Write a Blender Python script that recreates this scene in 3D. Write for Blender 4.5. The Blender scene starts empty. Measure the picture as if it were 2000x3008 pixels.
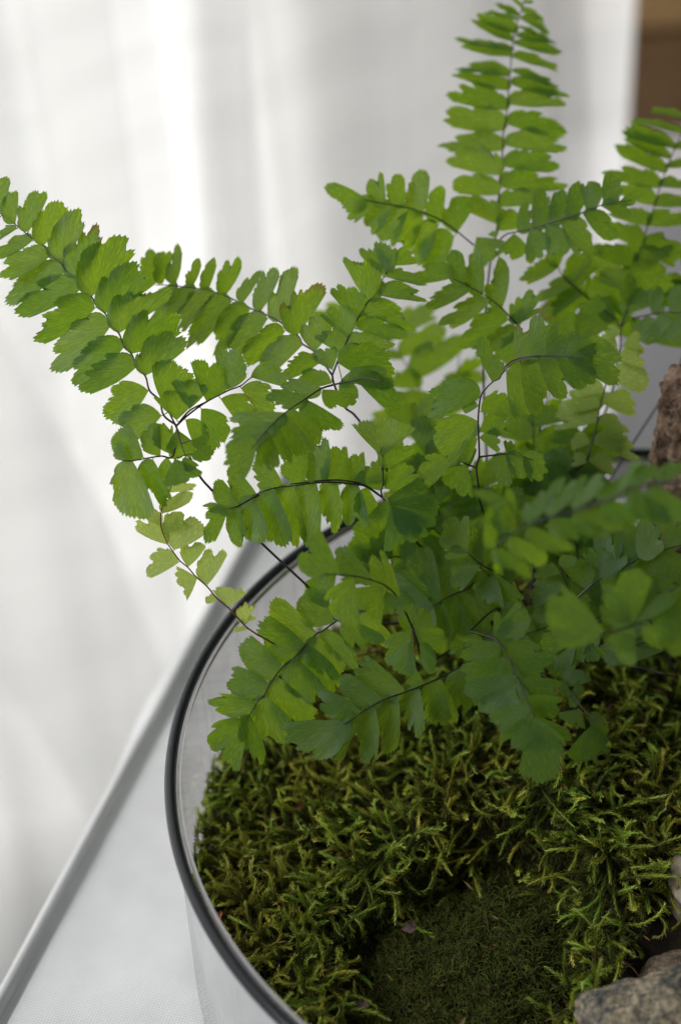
import bpy, math, random
import numpy as np
from mathutils import Vector, Matrix, noise

S = bpy.context.scene
COL = S.collection
rng = np.random.default_rng(11)
random.seed(5)

# ------------------------------------------------------------------ camera
CAM = Vector((-0.07532, -0.31816, 0.42214))
RIGHT, UP, FWD = Vector((0.99863, -0.031497, -0.041797)), Vector((0.052336, 0.60099, 0.797541)), Vector((0.0, 0.798636, -0.601815))
cam_data = bpy.data.cameras.new('camera')
camera = bpy.data.objects.new('camera', cam_data)
COL.objects.link(camera)
camera.matrix_world = Matrix(((RIGHT.x, UP.x, -FWD.x, CAM.x), (RIGHT.y, UP.y, -FWD.y, CAM.y),
                              (RIGHT.z, UP.z, -FWD.z, CAM.z), (0, 0, 0, 1)))
cam_data.sensor_fit = 'VERTICAL'
cam_data.sensor_height = 36.0
cam_data.lens = 5500 / 3008 * 36.0
cam_data.clip_start = 0.01
cam_data.clip_end = 50
cam_data.dof.use_dof = True
cam_data.dof.focus_distance = 0.445
cam_data.dof.aperture_fstop = 7.4
S.camera = camera

# ------------------------------------------------------------------ light
S.view_settings.view_transform = 'Standard'
S.view_settings.look = 'None'
S.view_settings.exposure = 0.0
world = bpy.data.worlds.new('World')
S.world = world
world.use_nodes = True
bg = world.node_tree.nodes['Background']
bg.inputs['Color'].default_value = (0.86, 0.92, 1.0, 1)
bg.inputs['Strength'].default_value = 0.19
S.cycles.use_denoising = True
S.cycles.max_bounces = 10
S.cycles.transparent_max_bounces = 16
S.cycles.transmission_bounces = 8


def area(name, loc, target, sx, sy, power, col):
    d = bpy.data.lights.new(name, 'AREA')
    d.shape = 'RECTANGLE'
    d.size, d.size_y = sx, sy
    d.energy = power
    d.color = col
    o = bpy.data.objects.new(name, d)
    COL.objects.link(o)
    o.location = loc
    o.rotation_euler = (Vector(target) - Vector(loc)).to_track_quat('-Z', 'Y').to_euler()
    return o


area('window_light', (-1.02, 1.05, 0.45), (-0.18, 0.32, -0.05), 1.5, 1.7, 49, (1.0, 0.985, 0.96))
area('side_fill_light', (-0.86, -0.34, 0.80), (-0.05, 0.06, 0.07), 0.55, 0.55, 10.5, (0.95, 0.97, 1.0))  # added fill lamp at the left front, brightens moss, cloth and fern


# ------------------------------------------------------------------ helpers
def tag(o, label=None, cat=None, kind=None, group=None):
    if label: o['label'] = label
    if cat: o['category'] = cat
    if kind: o['kind'] = kind
    if group: o['group'] = group
    return o


def empty(name, loc, label, cat, group=None):
    o = bpy.data.objects.new(name, None)
    o.empty_display_size = 0.01
    COL.objects.link(o)
    o.location = loc
    return tag(o, label, cat, None, group)


def mesh(name, v, f, mat=None, parent=None, smooth=True, uv=None, col=None):
    me = bpy.data.meshes.new(name)
    v = np.asarray(v, np.float32).reshape(-1, 3)
    if isinstance(f, np.ndarray):
        n, k = f.shape
        me.vertices.add(len(v)); me.vertices.foreach_set('co', v.ravel())
        me.loops.add(n * k); me.loops.foreach_set('vertex_index', f.ravel().astype(np.int32))
        me.polygons.add(n)
        me.polygons.foreach_set('loop_start', np.arange(0, n * k, k, dtype=np.int32))
        me.update(calc_edges=True)
    else:
        me.from_pydata(v.tolist(), [], f)
    if smooth:
        me.polygons.foreach_set('use_smooth', np.ones(len(me.polygons), bool))
    if uv is not None:
        li = np.empty(len(me.loops), np.int32); me.loops.foreach_get('vertex_index', li)
        lay = me.uv_layers.new(name='UVMap')
        lay.data.foreach_set('uv', np.asarray(uv, np.float32)[li].ravel())
    if col is not None:
        a = me.color_attributes.new('tint', 'FLOAT_COLOR', 'POINT')
        a.data.foreach_set('color', np.asarray(col, np.float32).ravel())
    me.validate()
    if mat: me.materials.append(mat)
    o = bpy.data.objects.new(name, me)
    COL.objects.link(o)
    if parent is not None:
        o.parent = parent
        o.matrix_parent_inverse = Matrix.Translation(parent.matrix_basis.translation).inverted()
    return o


def tube(pts, r, n=6, cap=True):
    """tapered tube along points; r scalar or list."""
    P = np.asarray(pts, float)
    R = np.broadcast_to(np.asarray(r, float), (len(P),))
    T = np.gradient(P, axis=0); T /= np.linalg.norm(T, axis=1)[:, None] + 1e-12
    ref = np.array([0.31, 0.27, 0.91])
    A = np.cross(T, ref); A /= np.linalg.norm(A, axis=1)[:, None] + 1e-12
    B = np.cross(T, A)
    th = np.arange(n) * 2 * np.pi / n
    V = P[:, None] + R[:, None, None] * (np.cos(th)[None, :, None] * A[:, None] + np.sin(th)[None, :, None] * B[:, None])
    F = []
    for i in range(len(P) - 1):
        for j in range(n):
            k = (j + 1) % n
            F.append((i * n + j, i * n + k, (i + 1) * n + k, (i + 1) * n + j))
    if cap:
        F.append(tuple(range(n))[::-1]); F.append(tuple((len(P) - 1) * n + j for j in range(n)))
    return V.reshape(-1, 3), F


def smooth_path(P, sub=5):
    P = np.asarray(P, float)
    if len(P) < 3:
        return P
    Q = np.vstack([2 * P[0] - P[1], P, 2 * P[-1] - P[-2]])
    out = []
    for i in range(1, len(Q) - 2):
        p0, p1, p2, p3 = Q[i - 1:i + 3]
        for t in np.linspace(0, 1, sub, endpoint=False):
            out.append(.5 * ((2 * p1) + (-p0 + p2) * t + (2 * p0 - 5 * p1 + 4 * p2 - p3) * t * t + (-p0 + 3 * p1 - 3 * p2 + p3) * t ** 3))
    out.append(P[-1])
    return np.array(out)


class Soup:
    def __init__(s): s.v, s.f, s.n, s.uv = [], [], 0, []

    def add(s, v, f, uv=None):
        s.v.append(np.asarray(v)); s.f += [tuple(i + s.n for i in q) for q in f]; s.n += len(v)
        if uv is not None: s.uv.append(uv)

    def build(s, name, mat, parent=None, **k):
        return mesh(name, np.vstack(s.v), s.f, mat, parent, uv=np.vstack(s.uv) if s.uv else None, **k)


# ------------------------------------------------------------------ materials
class NT:
    def __init__(s, name):
        s.m = bpy.data.materials.new(name)
        s.m.use_nodes = True
        s.t = s.m.node_tree
        s.t.nodes.clear()
        s.out = s.t.nodes.new('ShaderNodeOutputMaterial')

    def n(s, typ, **k):
        nd = s.t.nodes.new('ShaderNode' + typ)
        for a, b in k.items():
            if a.startswith('i_'):
                key = a[2:].replace('_', ' ')
                nd.inputs[int(key) if key.isdigit() else key].default_value = b
            else:
                setattr(nd, a, b)
        return nd

    def l(s, a, b, ao=0, bi=0):
        s.t.links.new(a.outputs[ao], b.inputs[bi])
        return b

    def surf(s, nd):
        s.t.links.new(nd.outputs[0], s.out.inputs['Surface'])
        return s.m

    def math(s, op, a, b=None, c=None):
        nd = s.n('Math', operation=op)
        for i, q in enumerate((a, b, c)):
            if q is None: continue
            if isinstance(q, tuple): s.t.links.new(q[0].outputs[q[1]], nd.inputs[i])
            elif hasattr(q, 'outputs'): s.t.links.new(q.outputs[0], nd.inputs[i])
            else: nd.inputs[i].default_value = q
        return nd

    def ramp(s, fac, stops):
        nd = s.n('ValToRGB')
        e = nd.color_ramp.elements
        while len(e) < len(stops): e.new(0.5)
        for q, (p, c) in zip(e, stops):
            q.position = p; q.color = (*c, 1) if len(c) == 3 else c
        s.t.links.new(fac.outputs[0], nd.inputs[0])
        return nd


def mix_col(t, fac, a, b):
    nd = t.n('Mix', data_type='RGBA')
    for i, q in ((0, fac), (6, a), (7, b)):
        if hasattr(q, 'outputs'): t.t.links.new(q.outputs[2 if q.bl_idname == 'ShaderNodeMix' else 0], nd.inputs[i])
        else: nd.inputs[i].default_value = q
    return nd


def leaf_material(name, refl_a, refl_b, tr_a, tr_b, trans=0.56, spec=0.45):
    t = NT(name)
    uv = t.n('UVMap', uv_map='UVMap')
    oi = t.n('ObjectInfo')
    sep = t.n('SeparateXYZ'); t.l(uv, sep)
    # veins fan out from the leaflet base: stretched streaks in (ray, radius)
    cmb = t.n('CombineXYZ')
    t.l(t.math('MULTIPLY', (sep, 0), 120.0), cmb, 0, 0)
    t.l(t.math('MULTIPLY', (sep, 1), 6.5), cmb, 0, 1)
    t.l(t.math('MULTIPLY', (oi, 5), 57.0), cmb, 0, 2)
    nz = t.n('TexNoise', i_Scale=1.0, i_Detail=2.0, i_Roughness=0.55); t.l(cmb, nz, 0, 0)
    vein = t.ramp(nz, [(0.50, (0, 0, 0)), (0.70, (1, 1, 1))])
    geo = t.n('NewGeometry')
    big = t.n('TexNoise', i_Scale=260.0, i_Detail=3.0); t.l(geo, big, 0, 0)
    rnd = t.math('MULTIPLY_ADD', (oi, 5), 0.95, t.math('MULTIPLY_ADD', big, 0.5, -0.18))
    col = mix_col(t, rnd, (*refl_a, 1), (*refl_b, 1))
    colt = mix_col(t, rnd, (*tr_a, 1), (*tr_b, 1))
    v2 = t.math('MULTIPLY_ADD', vein, 0.75, 0.80)
    tv = t.n('VectorMath', operation='SCALE')
    t.l(colt, tv, 2, 0); t.l(v2, tv, 0, 3)
    # scorched brown tips on some leaflets
    n3 = t.n('TexNoise', i_Scale=900.0, i_Detail=2.0); t.l(geo, n3, 0, 0)
    r2 = t.math('FRACT', t.math('MULTIPLY', (oi, 5), 7.31))
    old = t.math('GREATER_THAN', r2, 0.975)
    rim_ = t.n('MapRange', interpolation_type='SMOOTHSTEP'); rim_.inputs['From Min'].default_value = 0.86; rim_.inputs['From Max'].default_value = 1.12
    t.l(t.math('ADD', (sep, 1), t.math('MULTIPLY', n3, 0.14)), rim_, 0, 0)
    scorch = t.math('MULTIPLY', t.math('MULTIPLY', old, rim_), 0.9)
    col = mix_col(t, scorch, col, (0.20, 0.115, 0.04, 1))
    tv2 = t.n('Mix', data_type='RGBA'); t.l(scorch, tv2, 0, 0); t.l(tv, tv2, 0, 6); tv2.inputs[7].default_value = (0.34, 0.17, 0.04, 1)
    bump = t.n('Bump', i_Strength=0.35, i_Distance=0.0002); t.l(nz, bump, 0, 'Height')
    pb = t.n('Principled' if False else 'BsdfPrincipled', i_Roughness=0.48)
    pb.inputs['Specular IOR Level'].default_value = spec
    t.l(col, pb, 2, 'Base Color'); t.l(bump, pb, 0, 'Normal')
    tr = t.n('BsdfTranslucent'); t.t.links.new(tv2.outputs[2], tr.inputs[0])
    mx = t.n('MixShader', i_0=trans); t.l(pb, mx, 0, 1); t.l(tr, mx, 0, 2)
    return t.surf(mx)


LEAF = leaf_material('fern_leaflet', (0.046, 0.102, 0.022), (0.074, 0.140, 0.031), (0.29, 0.52, 0.008), (0.45, 0.65, 0.022))
LEAF_YOUNG = leaf_material('young_leaflet', (0.20, 0.29, 0.06), (0.26, 0.34, 0.09), (0.58, 0.74, 0.10), (0.66, 0.78, 0.17))


def simple(name, col, rough=0.5, spec=0.5, coat=0.0):
    t = NT(name)
    p = t.n('BsdfPrincipled', i_Roughness=rough)
    p.inputs['Base Color'].default_value = (*col, 1)
    p.inputs['Specular IOR Level'].default_value = spec
    p.inputs['Coat Weight'].default_value = coat
    return t.surf(p)


def mottled(name, stops, scale, rough=0.7, bump=0.5, dist=0.0006, spec=0.3, scale2=None, mixf=0.5):
    t = NT(name)
    tc = t.n('NewGeometry')
    nz = t.n('TexNoise', i_Scale=scale, i_Detail=8.0, i_Roughness=0.65); t.l(tc, nz)
    n2 = t.n('TexNoise', i_Scale=scale2 or scale * 5, i_Detail=6.0, i_Roughness=0.6); t.l(tc, n2)
    f = t.math('ADD', t.math('MULTIPLY', nz, 1 - mixf), t.math('MULTIPLY', n2, mixf))
    r = t.ramp(f, stops)
    p = t.n('BsdfPrincipled', i_Roughness=rough); t.l(r, p, 0, 'Base Color')
    p.inputs['Specular IOR Level'].default_value = spec
    b = t.n('Bump', i_Strength=bump, i_Distance=dist); t.l(f, b, 0, 'Height'); t.l(b, p, 0, 'Normal')
    return t.surf(p)


STEM = simple('black_stalk', (0.018, 0.012, 0.011), 0.32, 0.55)
STEM_YOUNG = simple('red_brown_stalk', (0.12, 0.035, 0.02), 0.4, 0.4)


def tint_material(name, stops, rough=0.6, trans=0.3, spec=0.25, vary=0.6):
    """colour by how far along the strand (tint R) with a per-strand variation (tint G)."""
    t = NT(name)
    at_ = t.n('Attribute', attribute_name='tint')
    s_ = t.n('SeparateColor'); t.l(at_, s_)
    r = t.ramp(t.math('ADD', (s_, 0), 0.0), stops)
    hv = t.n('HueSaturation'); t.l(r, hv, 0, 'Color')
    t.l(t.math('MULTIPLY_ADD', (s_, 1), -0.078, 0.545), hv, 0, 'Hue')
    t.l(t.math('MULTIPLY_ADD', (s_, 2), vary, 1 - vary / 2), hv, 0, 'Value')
    p = t.n('BsdfPrincipled', i_Roughness=rough); t.l(hv, p, 0, 'Base Color')
    p.inputs['Specular IOR Level'].default_value = spec
    tr = t.n('BsdfTranslucent'); t.l(hv, tr, 0, 0)
    mx = t.n('MixShader', i_0=trans); t.l(p, mx, 0, 1); t.l(tr, mx, 0, 2)
    return t.surf(mx)


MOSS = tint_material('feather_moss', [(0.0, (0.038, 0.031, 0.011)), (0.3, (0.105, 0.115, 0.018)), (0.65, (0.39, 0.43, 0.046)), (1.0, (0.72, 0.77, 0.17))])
SHORT = tint_material('short_moss', [(0.0, (0.026, 0.024, 0.009)), (0.55, (0.108, 0.124, 0.018)), (1.0, (0.30, 0.33, 0.06))])
DRY = tint_material('dried_moss', [(0.0, (0.06, 0.03, 0.012)), (0.6, (0.16, 0.085, 0.035)), (1.0, (0.28, 0.18, 0.08))], trans=0.15)
SOIL = mottled('soil', [(0.3, (0.010, 0.007, 0.004)), (0.7, (0.035, 0.024, 0.013))], 300, 0.95, 1.0, 0.001)
STONE = mottled('mottled_stone', [(0.38, (0.030, 0.032, 0.031)), (0.47, (0.11, 0.10, 0.082)), (0.54, (0.24, 0.195, 0.125)), (0.66, (0.42, 0.36, 0.26))], 140, 0.85, 0.9, 0.0012, 0.25, 700, 0.52)
STONE_BROWN = mottled('brown_stone', [(0.40, (0.045, 0.034, 0.024)), (0.5, (0.13, 0.10, 0.065)), (0.62, (0.25, 0.19, 0.125))], 150, 0.9, 0.9, 0.0012, 0.2, 900, 0.5)
STONE_PALE = mottled('pale_stone', [(0.36, (0.17, 0.14, 0.105)), (0.5, (0.30, 0.25, 0.185)), (0.65, (0.38, 0.33, 0.25))], 90, 0.75, 0.5, 0.0008, 0.25, 900, 0.45)
BARK = mottled('porous_wood', [(0.36, (0.03, 0.02, 0.014)), (0.46, (0.14, 0.088, 0.06)), (0.56, (0.32, 0.215, 0.15)), (0.70, (0.50, 0.38, 0.28))], 150, 0.9, 1.0, 0.004, 0.15, 620, 0.42)


def cloth_material():
    t = NT('white_cloth')
    tc = t.n('NewGeometry')
    mp = t.n('Mapping'); t.l(tc, mp); mp.inputs['Rotation'].default_value = (0, 0, 0.33)
    wx = t.n('TexWave', wave_type='BANDS', bands_direction='X', i_Scale=400.0, i_Distortion=0.8, i_Detail=2.0); t.l(mp, wx)
    wy = t.n('TexWave', wave_type='BANDS', bands_direction='Y', i_Scale=400.0, i_Distortion=0.8, i_Detail=2.0); t.l(mp, wy)
    w = t.math('MULTIPLY', wx, wy)
    nz = t.n('TexNoise', i_Scale=40.0, i_Detail=4.0); t.l(tc, nz)
    f = t.math('ADD', t.math('MULTIPLY', w, 0.42), t.math('MULTIPLY', nz, 0.5))
    c = t.ramp(f, [(0.15, (0.46, 0.46, 0.452)), (0.6, (0.75, 0.75, 0.74))])
    p = t.n('BsdfPrincipled', i_Roughness=0.9); t.l(c, p, 0, 'Base Color')
    p.inputs['Specular IOR Level'].default_value = 0.1
    b = t.n('Bump', i_Strength=0.5, i_Distance=0.0003); t.l(w, b, 0, 'Height'); t.l(b, p, 0, 'Normal')
    return t.surf(p)


def curtain_material(name='sheer_curtain', clear=0.22):
    t = NT(name)
    tc = t.n('NewGeometry')
    mp = t.n('Mapping'); t.l(tc, mp); mp.inputs['Scale'].default_value = (2, 2, 26)
    nz = t.n('TexNoise', i_Scale=3.0, i_Detail=4.0); t.l(mp, nz)
    c = t.ramp(nz, [(0.35, (0.80, 0.797, 0.785)), (0.65, (0.85, 0.847, 0.835))])
    d = t.n('BsdfDiffuse'); t.l(c, d)
    tr = t.n('BsdfTranslucent'); t.l(c, tr)
    tp = t.n('BsdfTransparent')
    m1 = t.n('MixShader', i_0=0.55); t.l(d, m1, 0, 1); t.l(tr, m1, 0, 2)
    m2 = t.n('MixShader', i_0=clear); t.l(m1, m2, 0, 1); t.l(tp, m2, 0, 2)
    return t.surf(m2)


def glass_material():
    t = NT('smoked_glass')
    tc = t.n('NewGeometry')
    tp = t.n('BsdfTransparent'); tp.inputs[0].default_value = (0.735, 0.71, 0.715, 1)
    gl = t.n('BsdfGlossy', i_Roughness=0.06)
    lw = t.n('Fresnel', i_IOR=1.48)
    m1 = t.n('MixShader'); t.l(lw, m1, 0, 0); t.l(tp, m1, 0, 1); t.l(gl, m1, 0, 2)
    # dried water streaks on the wall
    mp = t.n('Mapping'); t.l(tc, mp); mp.inputs['Scale'].default_value = (420, 420, 12)
    nz = t.n('TexNoise', i_Scale=1.0, i_Detail=5.0, i_Roughness=0.7); t.l(mp, nz)
    st = t.ramp(nz, [(0.50, (0.01, 0.01, 0.01)), (0.76, (0.22, 0.22, 0.22))])
    sm = t.n('TexNoise', i_Scale=55.0, i_Detail=6.0, i_Roughness=0.7); t.l(tc, sm)
    sr = t.ramp(sm, [(0.50, (0, 0, 0)), (0.70, (0.10, 0.10, 0.10))])
    st = t.math('ADD', st, sr)
    df = t.n('BsdfDiffuse'); df.inputs[0].default_value = (0.5, 0.5, 0.5, 1)
    m2 = t.n('MixShader'); t.l(st, m2, 0, 0); t.l(m1, m2, 0, 1); t.l(df, m2, 0, 2)
    return t.surf(m2)


CLOTH, CURTAIN, GLASS = cloth_material(), curtain_material(), glass_material()
VOILE = curtain_material('thin_voile', 0.48)
RIM = simple('dark_glass_rim', (0.014, 0.0155, 0.019), 0.22, 0.28, 0.0)

# ------------------------------------------------------------------ setting
fl = np.array([(-4, -3, -.76), (4, -3, -.76), (4, 5, -.76), (-4, 5, -.76)])
tag(mesh('floor', fl, [(0, 1, 2, 3)], simple('pale_floor', (0.42, 0.41, 0.39), 0.6)), kind='structure')

# sheer curtain hanging between the table and the window
CA, CB = Vector((-0.62, 0.02, 0)), Vector((0.125, 0.70, 0))
cdir = (CB - CA).normalized(); cn = Vector((cdir.y, -cdir.x, 0))     # towards the camera


def fold(u):
    d = 0.006 * math.sin(u * 21.0 + .4) + 0.003 * math.sin(u * 47 + 1)
    for c, w, h in FOLDS:
        d += h * math.exp(-((u - c) / w) ** 2)
    return d


FOLDS = [(0.56, 0.012, 0.014), (0.672, 0.008, 0.012), (0.78, 0.014, 0.012), (0.86, 0.012, -0.012), (0.50, 0.012, -0.014)]


def curtain_sheet(name, a, b, off, nu, parent=None, hem=-0.75, top=1.35, slope=0.0, mat=None):
    L = (CB - CA).length
    V, F = [], []
    zs = np.r_[np.linspace(hem, 0.3, 30), np.linspace(0.4, top, 8)]
    for i in range(nu):
        for z in zs:
            u = a + (b - a) * i / (nu - 1) + slope * z
            k = 1 + 0.35 * noise.noise(Vector((u * 5, z * 1.6, 4)))
            d = fold(u) * k + off + 0.010 * noise.noise(Vector((u * 9, z * 4, 3)))
            p = CA + cdir * (u * L) + cn * d
            V.append((p.x, p.y, z))
    m = len(zs)
    for i in range(nu - 1):
        for j in range(m - 1):
            F.append((i * m + j, (i + 1) * m + j, (i + 1) * m + j + 1, i * m + j + 1))
    return mesh(name, V, F, mat or CURTAIN, parent)


cur = empty('curtain', (CA.x, CA.y, -0.75), 'sheer white curtain hanging in soft folds behind the fern', 'curtain')
curtain_sheet('curtain_panel', -0.1, 0.956, 0.0, 300, cur)
curtain_sheet('curtain_panel', -0.1, 0.610, 0.007, 200, cur, mat=VOILE)
curtain_sheet('curtain_panel', 0.46, 0.536, 0.014, 60, cur, slope=-0.25, mat=VOILE)  # leaning extra sheet, added to give the lower left its diagonal shading
curtain_sheet('curtain_panel', 0.645, 0.680, -0.007, 60, cur, slope=0.08, mat=VOILE)
curtain_sheet('curtain_panel', 0.697, 0.920, -0.007, 160, cur, slope=-0.08, mat=VOILE)
curtain_sheet('curtain_panel', 0.648, 0.90, -0.014, 160, cur, slope=-0.03, mat=VOILE)
curtain_sheet('curtain_panel', 0.725, 0.912, -0.021, 160, cur, slope=-0.05)  # extra rear layer, added to darken the right side like falling-off light

# unseen low wall behind the curtain, added to block window light from its lower part
wv = []
for dd in (-0.14, -0.24):
    for u_ in (-0.6, 1.02):
        for z in (-0.76, -0.30):
            p = CA + cdir * (u_ * (CB - CA).length) + cn * dd
            wv.append((p.x, p.y, z))
tag(mesh('wall', wv, [(0, 1, 3, 2), (4, 6, 7, 5), (1, 5, 7, 3), (0, 4, 5, 1), (2, 3, 7, 6), (0, 2, 6, 4)], simple('wall_paint', (.55, .55, .54), .8), smooth=False), kind='structure')

# dim furniture beyond the right edge of the curtain
cab = empty('wooden_cabinet', (0.2318,1.0570,-0.1624), 'blurred brown wooden cabinet beyond the right edge of the curtain', 'cabinet')
WOODM = mottled('brown_wood', [(0.3, (0.11, 0.06, 0.027)), (0.7, (0.24, 0.14, 0.06))], 14, 0.5, 0.2)
WOODL = mottled('light_wood', [(0.3, (0.30, 0.18, 0.075)), (0.7, (0.44, 0.27, 0.115))], 14, 0.5, 0.2)


def box(name, c, s, mat, parent=None, rz=0.0, bev=0.003):
    import bmesh
    bm = bmesh.new()
    bmesh.ops.create_cube(bm, size=1)
    for v in bm.verts: v.co = Vector((v.co.x * s[0], v.co.y * s[1], v.co.z * s[2]))
    bmesh.ops.bevel(bm, geom=bm.edges[:], offset=bev, segments=2, affect='EDGES')
    me = bpy.data.meshes.new(name); bm.to_mesh(me); bm.free()
    me.materials.append(mat)
    o = bpy.data.objects.new(name, me); COL.objects.link(o)
    o.rotation_euler = (0, 0, rz)
    o.location = c
    if parent is not None:
        o.parent = parent; o.matrix_parent_inverse = Matrix.Translation(parent.matrix_basis.translation).inverted()
    return o


cb = Vector(cab.location)
box('plank', cb + Vector((0.05, 0, 0.11)), (0.46, 0.03, 0.10), WOODM, cab)
box('plank', cb + Vector((0.05, 0.002, 0.03)), (0.46, 0.03, 0.05), WOODL, cab)
box('plank', cb + Vector((0.05, 0.0, -0.05)), (0.46, 0.03, 0.10), WOODM, cab)
chest = tag(box('storage_chest', cb + Vector((0.05, -0.02, -0.36)), (0.5, 0.2, 0.56), simple('dark_grey', (0.62, 0.60, 0.605), 0.7), None, 0, 0.01), 'grey chest under the brown cabinet at the right edge', 'chest')

# ------------------------------------------------------------------ tablecloth
TZ = 0.04                                            # height of the table top
E0, E1 = np.array((-0.1679,-0.0135,0.0400)[:2]), np.array((-0.1215,0.1264,0.0400)[:2])
ed = (E1 - E0) / np.linalg.norm(E1 - E0)
en = np.array((ed[1], -ed[0]))                       # inwards
tc_root = empty('tablecloth', (0.1, 0.1, TZ), 'white woven tablecloth with a raised hem along its left edge', 'tablecloth')
s0, s1, ns = -0.45, 0.25, 60
V, F = [], []
ws = np.r_[np.linspace(0.0033, 0.5, 70)]
for i in range(ns):
    s = s0 + (s1 - s0) * i / (ns - 1)
    for w in ws:
        p = E0 + ed * s + en * w
        z = 0.0014 * noise.noise(Vector((p[0] * 22, p[1] * 14, 0))) + 0.0009 * noise.noise(Vector((p[0] * 60, p[1] * 14, 3)))
        V.append((p[0], p[1], TZ + z - 0.0006))
m = len(ws)
for i in range(ns - 1):
    for j in range(m - 1):
        F.append((i * m + j, i * m + j + 1, (i + 1) * m + j + 1, (i + 1) * m + j))
top_ = mesh('cloth_top', V, F, CLOTH, tc_root)
prof = [(0.0036, -0.0012), (0.0016, 0.0000), (0.0010, 0.0010), (0.0006, 0.0030), (0.0003, 0.0037), (-0.0005, 0.0040), (-0.0013, 0.0037), (-0.0021, 0.0026), (-0.0030, 0.0), (-0.0035, -0.05), (-0.006, -0.12), (-0.004, -0.2)]
V, F = [], []
for i in range(ns):
    s = s0 + (s1 - s0) * i / (ns - 1)
    for k, (w, z) in enumerate(prof):
        j = 0.0004 * noise.noise(Vector((s * 30, k * .3, 1))) + (0.006 * noise.noise(Vector((s * 12, k, 5))) if k > 7 else 0)
        p = E0 + ed * s + en * (w + j)
        V.append((p[0], p[1], TZ + z + 0.0003 * noise.noise(Vector((s * 25, 0, 8)))))
m = len(prof)
for i in range(ns - 1):
    for j in range(m - 1):
        F.append((i * m + j, (i + 1) * m + j, (i + 1) * m + j + 1, i * m + j + 1))
mesh('hem', V, F, CLOTH, tc_root)

# ------------------------------------------------------------------ glass bowl
RB, RZ = 0.12, 0.11
bowl = empty('glass_bowl', (0, 0, TZ + 0.001), 'round clear smoked glass bowl with a thick dark rim holding moss and fern', 'bowl')


def lathe(prof, n=160, closed=False):
    V, F = [], []
    for i in range(n):
        a = 2 * math.pi * i / n
        for r, z in prof: V.append((r * math.cos(a), r * math.sin(a), z))
    m = len(prof)
    for i in range(n):
        k = (i + 1) % n
        for j in range(m if closed else m - 1):
            q = (j + 1) % m
            F.append((i * m + j, k * m + j, k * m + q, i * m + q))
    return V, F


v, f = lathe([(0.1182, RZ - 0.0012), (0.1182, TZ + 0.010), (0.1165, TZ + 0.004), (0.112, TZ + 0.0012), (0.0, TZ + 0.0012)])
mesh('wall', v, f, GLASS, bowl)
v, f = lathe([(0.1186 + 0.00138 * math.cos(t), RZ - 0.0012 + 0.0014 * math.sin(t)) for t in np.linspace(0, 2 * math.pi, 14, endpoint=False)], 220, True)
mesh('rim', v, f, RIM, bowl)
v, f = lathe([(0.1160, RZ - 0.0006), (0.1166, RZ - 0.0016), (0.1166, RZ - 0.0030)], 200)
mesh('inner_lip', v, f, simple('glass_edge', (0.40, 0.385, 0.38), 0.2, 0.5), bowl)

# ------------------------------------------------------------------ ground inside the bowl
PATCH = np.array([(-0.0805,-0.0869),(-0.0816,-0.0477),(-0.0820,-0.0277),(-0.0748,-0.0162),(-0.0592,-0.0049),(-0.0476,0.0044),(-0.0313,0.0032),(-0.0218,-0.0074),(-0.0177,-0.0241),(-0.0204,-0.0356),(-0.0275,-0.0426),(-0.0364,-0.0895)])


def inside(x, y):
    x, y = np.asarray(x), np.asarray(y)
    r = np.zeros(x.shape, bool)
    n = len(PATCH)
    for i in range(n):
        (x0, y0), (x1, y1) = PATCH[i], PATCH[(i + 1) % n]
        c = ((y0 > y) != (y1 > y)) & (x < (x1 - x0) * (y - y0) / (y1 - y0 + 1e-12) + x0)
        r ^= c
    return r


PC = PATCH.mean(0)


def edge_dist(x, y):
    d = np.full(np.shape(x), 1e9)
    n = len(PATCH)
    for i in range(n):
        a, b = PATCH[i], PATCH[(i + 1) % n]
        e = b - a
        t = np.clip(((x - a[0]) * e[0] + (y - a[1]) * e[1]) / (e @ e), 0, 1)
        d = np.minimum(d, np.hypot(x - a[0] - t * e[0], y - a[1] - t * e[1]))
    return np.where(inside(x, y), d, -d)


def ground(x, y):
    x, y = np.asarray(x, float), np.asarray(y, float)
    z = 0.0695 + 0.019 * np.exp(-((x + .015) ** 2 + (y - .035) ** 2) / (2 * .05 ** 2))
    z = z + 0.0016 * np.sin(x * 210 + 1) * np.sin(y * 190) + 0.001 * np.sin(x * 420 + y * 350)
    z = z + 0.0028 * np.sin(x * 330 + 2 * np.sin(y * 170)) * np.sin(y * 300 + 2 * np.sin(x * 190) + 1)
    k = np.clip(edge_dist(x, y) / 0.006 + .5, 0, 1)
    d = np.clip(edge_dist(x, y), 0, 1)
    z = z * (1 - k) + k * (0.0620 + 0.0105 * (1 - np.exp(-d / 0.009)) - 0.0015 + 0.0016 * np.sin(x * 420 + 2 * np.sin(y * 240)) * np.sin(y * 400 + 1) + .0007 * np.sin(x * 900 + y * 500))
    # hollow for the stones at the right front
    z = z - 0.012 * np.exp(-((x - 0.003) ** 2 + (y + 0.035) ** 2) / (2 * .016 ** 2))
    return z


n = 90
gx, gy = np.meshgrid(np.linspace(-.1165, .1165, n), np.linspace(-.1165, .1165, n), indexing='ij')
rr = np.hypot(gx, gy); sc = np.minimum(1, 0.1160 / np.maximum(rr, 1e-9))
gx, gy = gx * sc, gy * sc
gz = ground(gx, gy) - 0.0035
ii = np.arange(n * n).reshape(n, n)
F = np.stack([ii[:-1, :-1], ii[1:, :-1], ii[1:, 1:], ii[:-1, 1:]], -1).reshape(-1, 4)
tag(mesh('soil', np.stack([gx, gy, gz], -1).reshape(-1, 3), F, SOIL), 'dark soil under the moss inside the glass bowl', 'soil', 'stuff')


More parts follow.
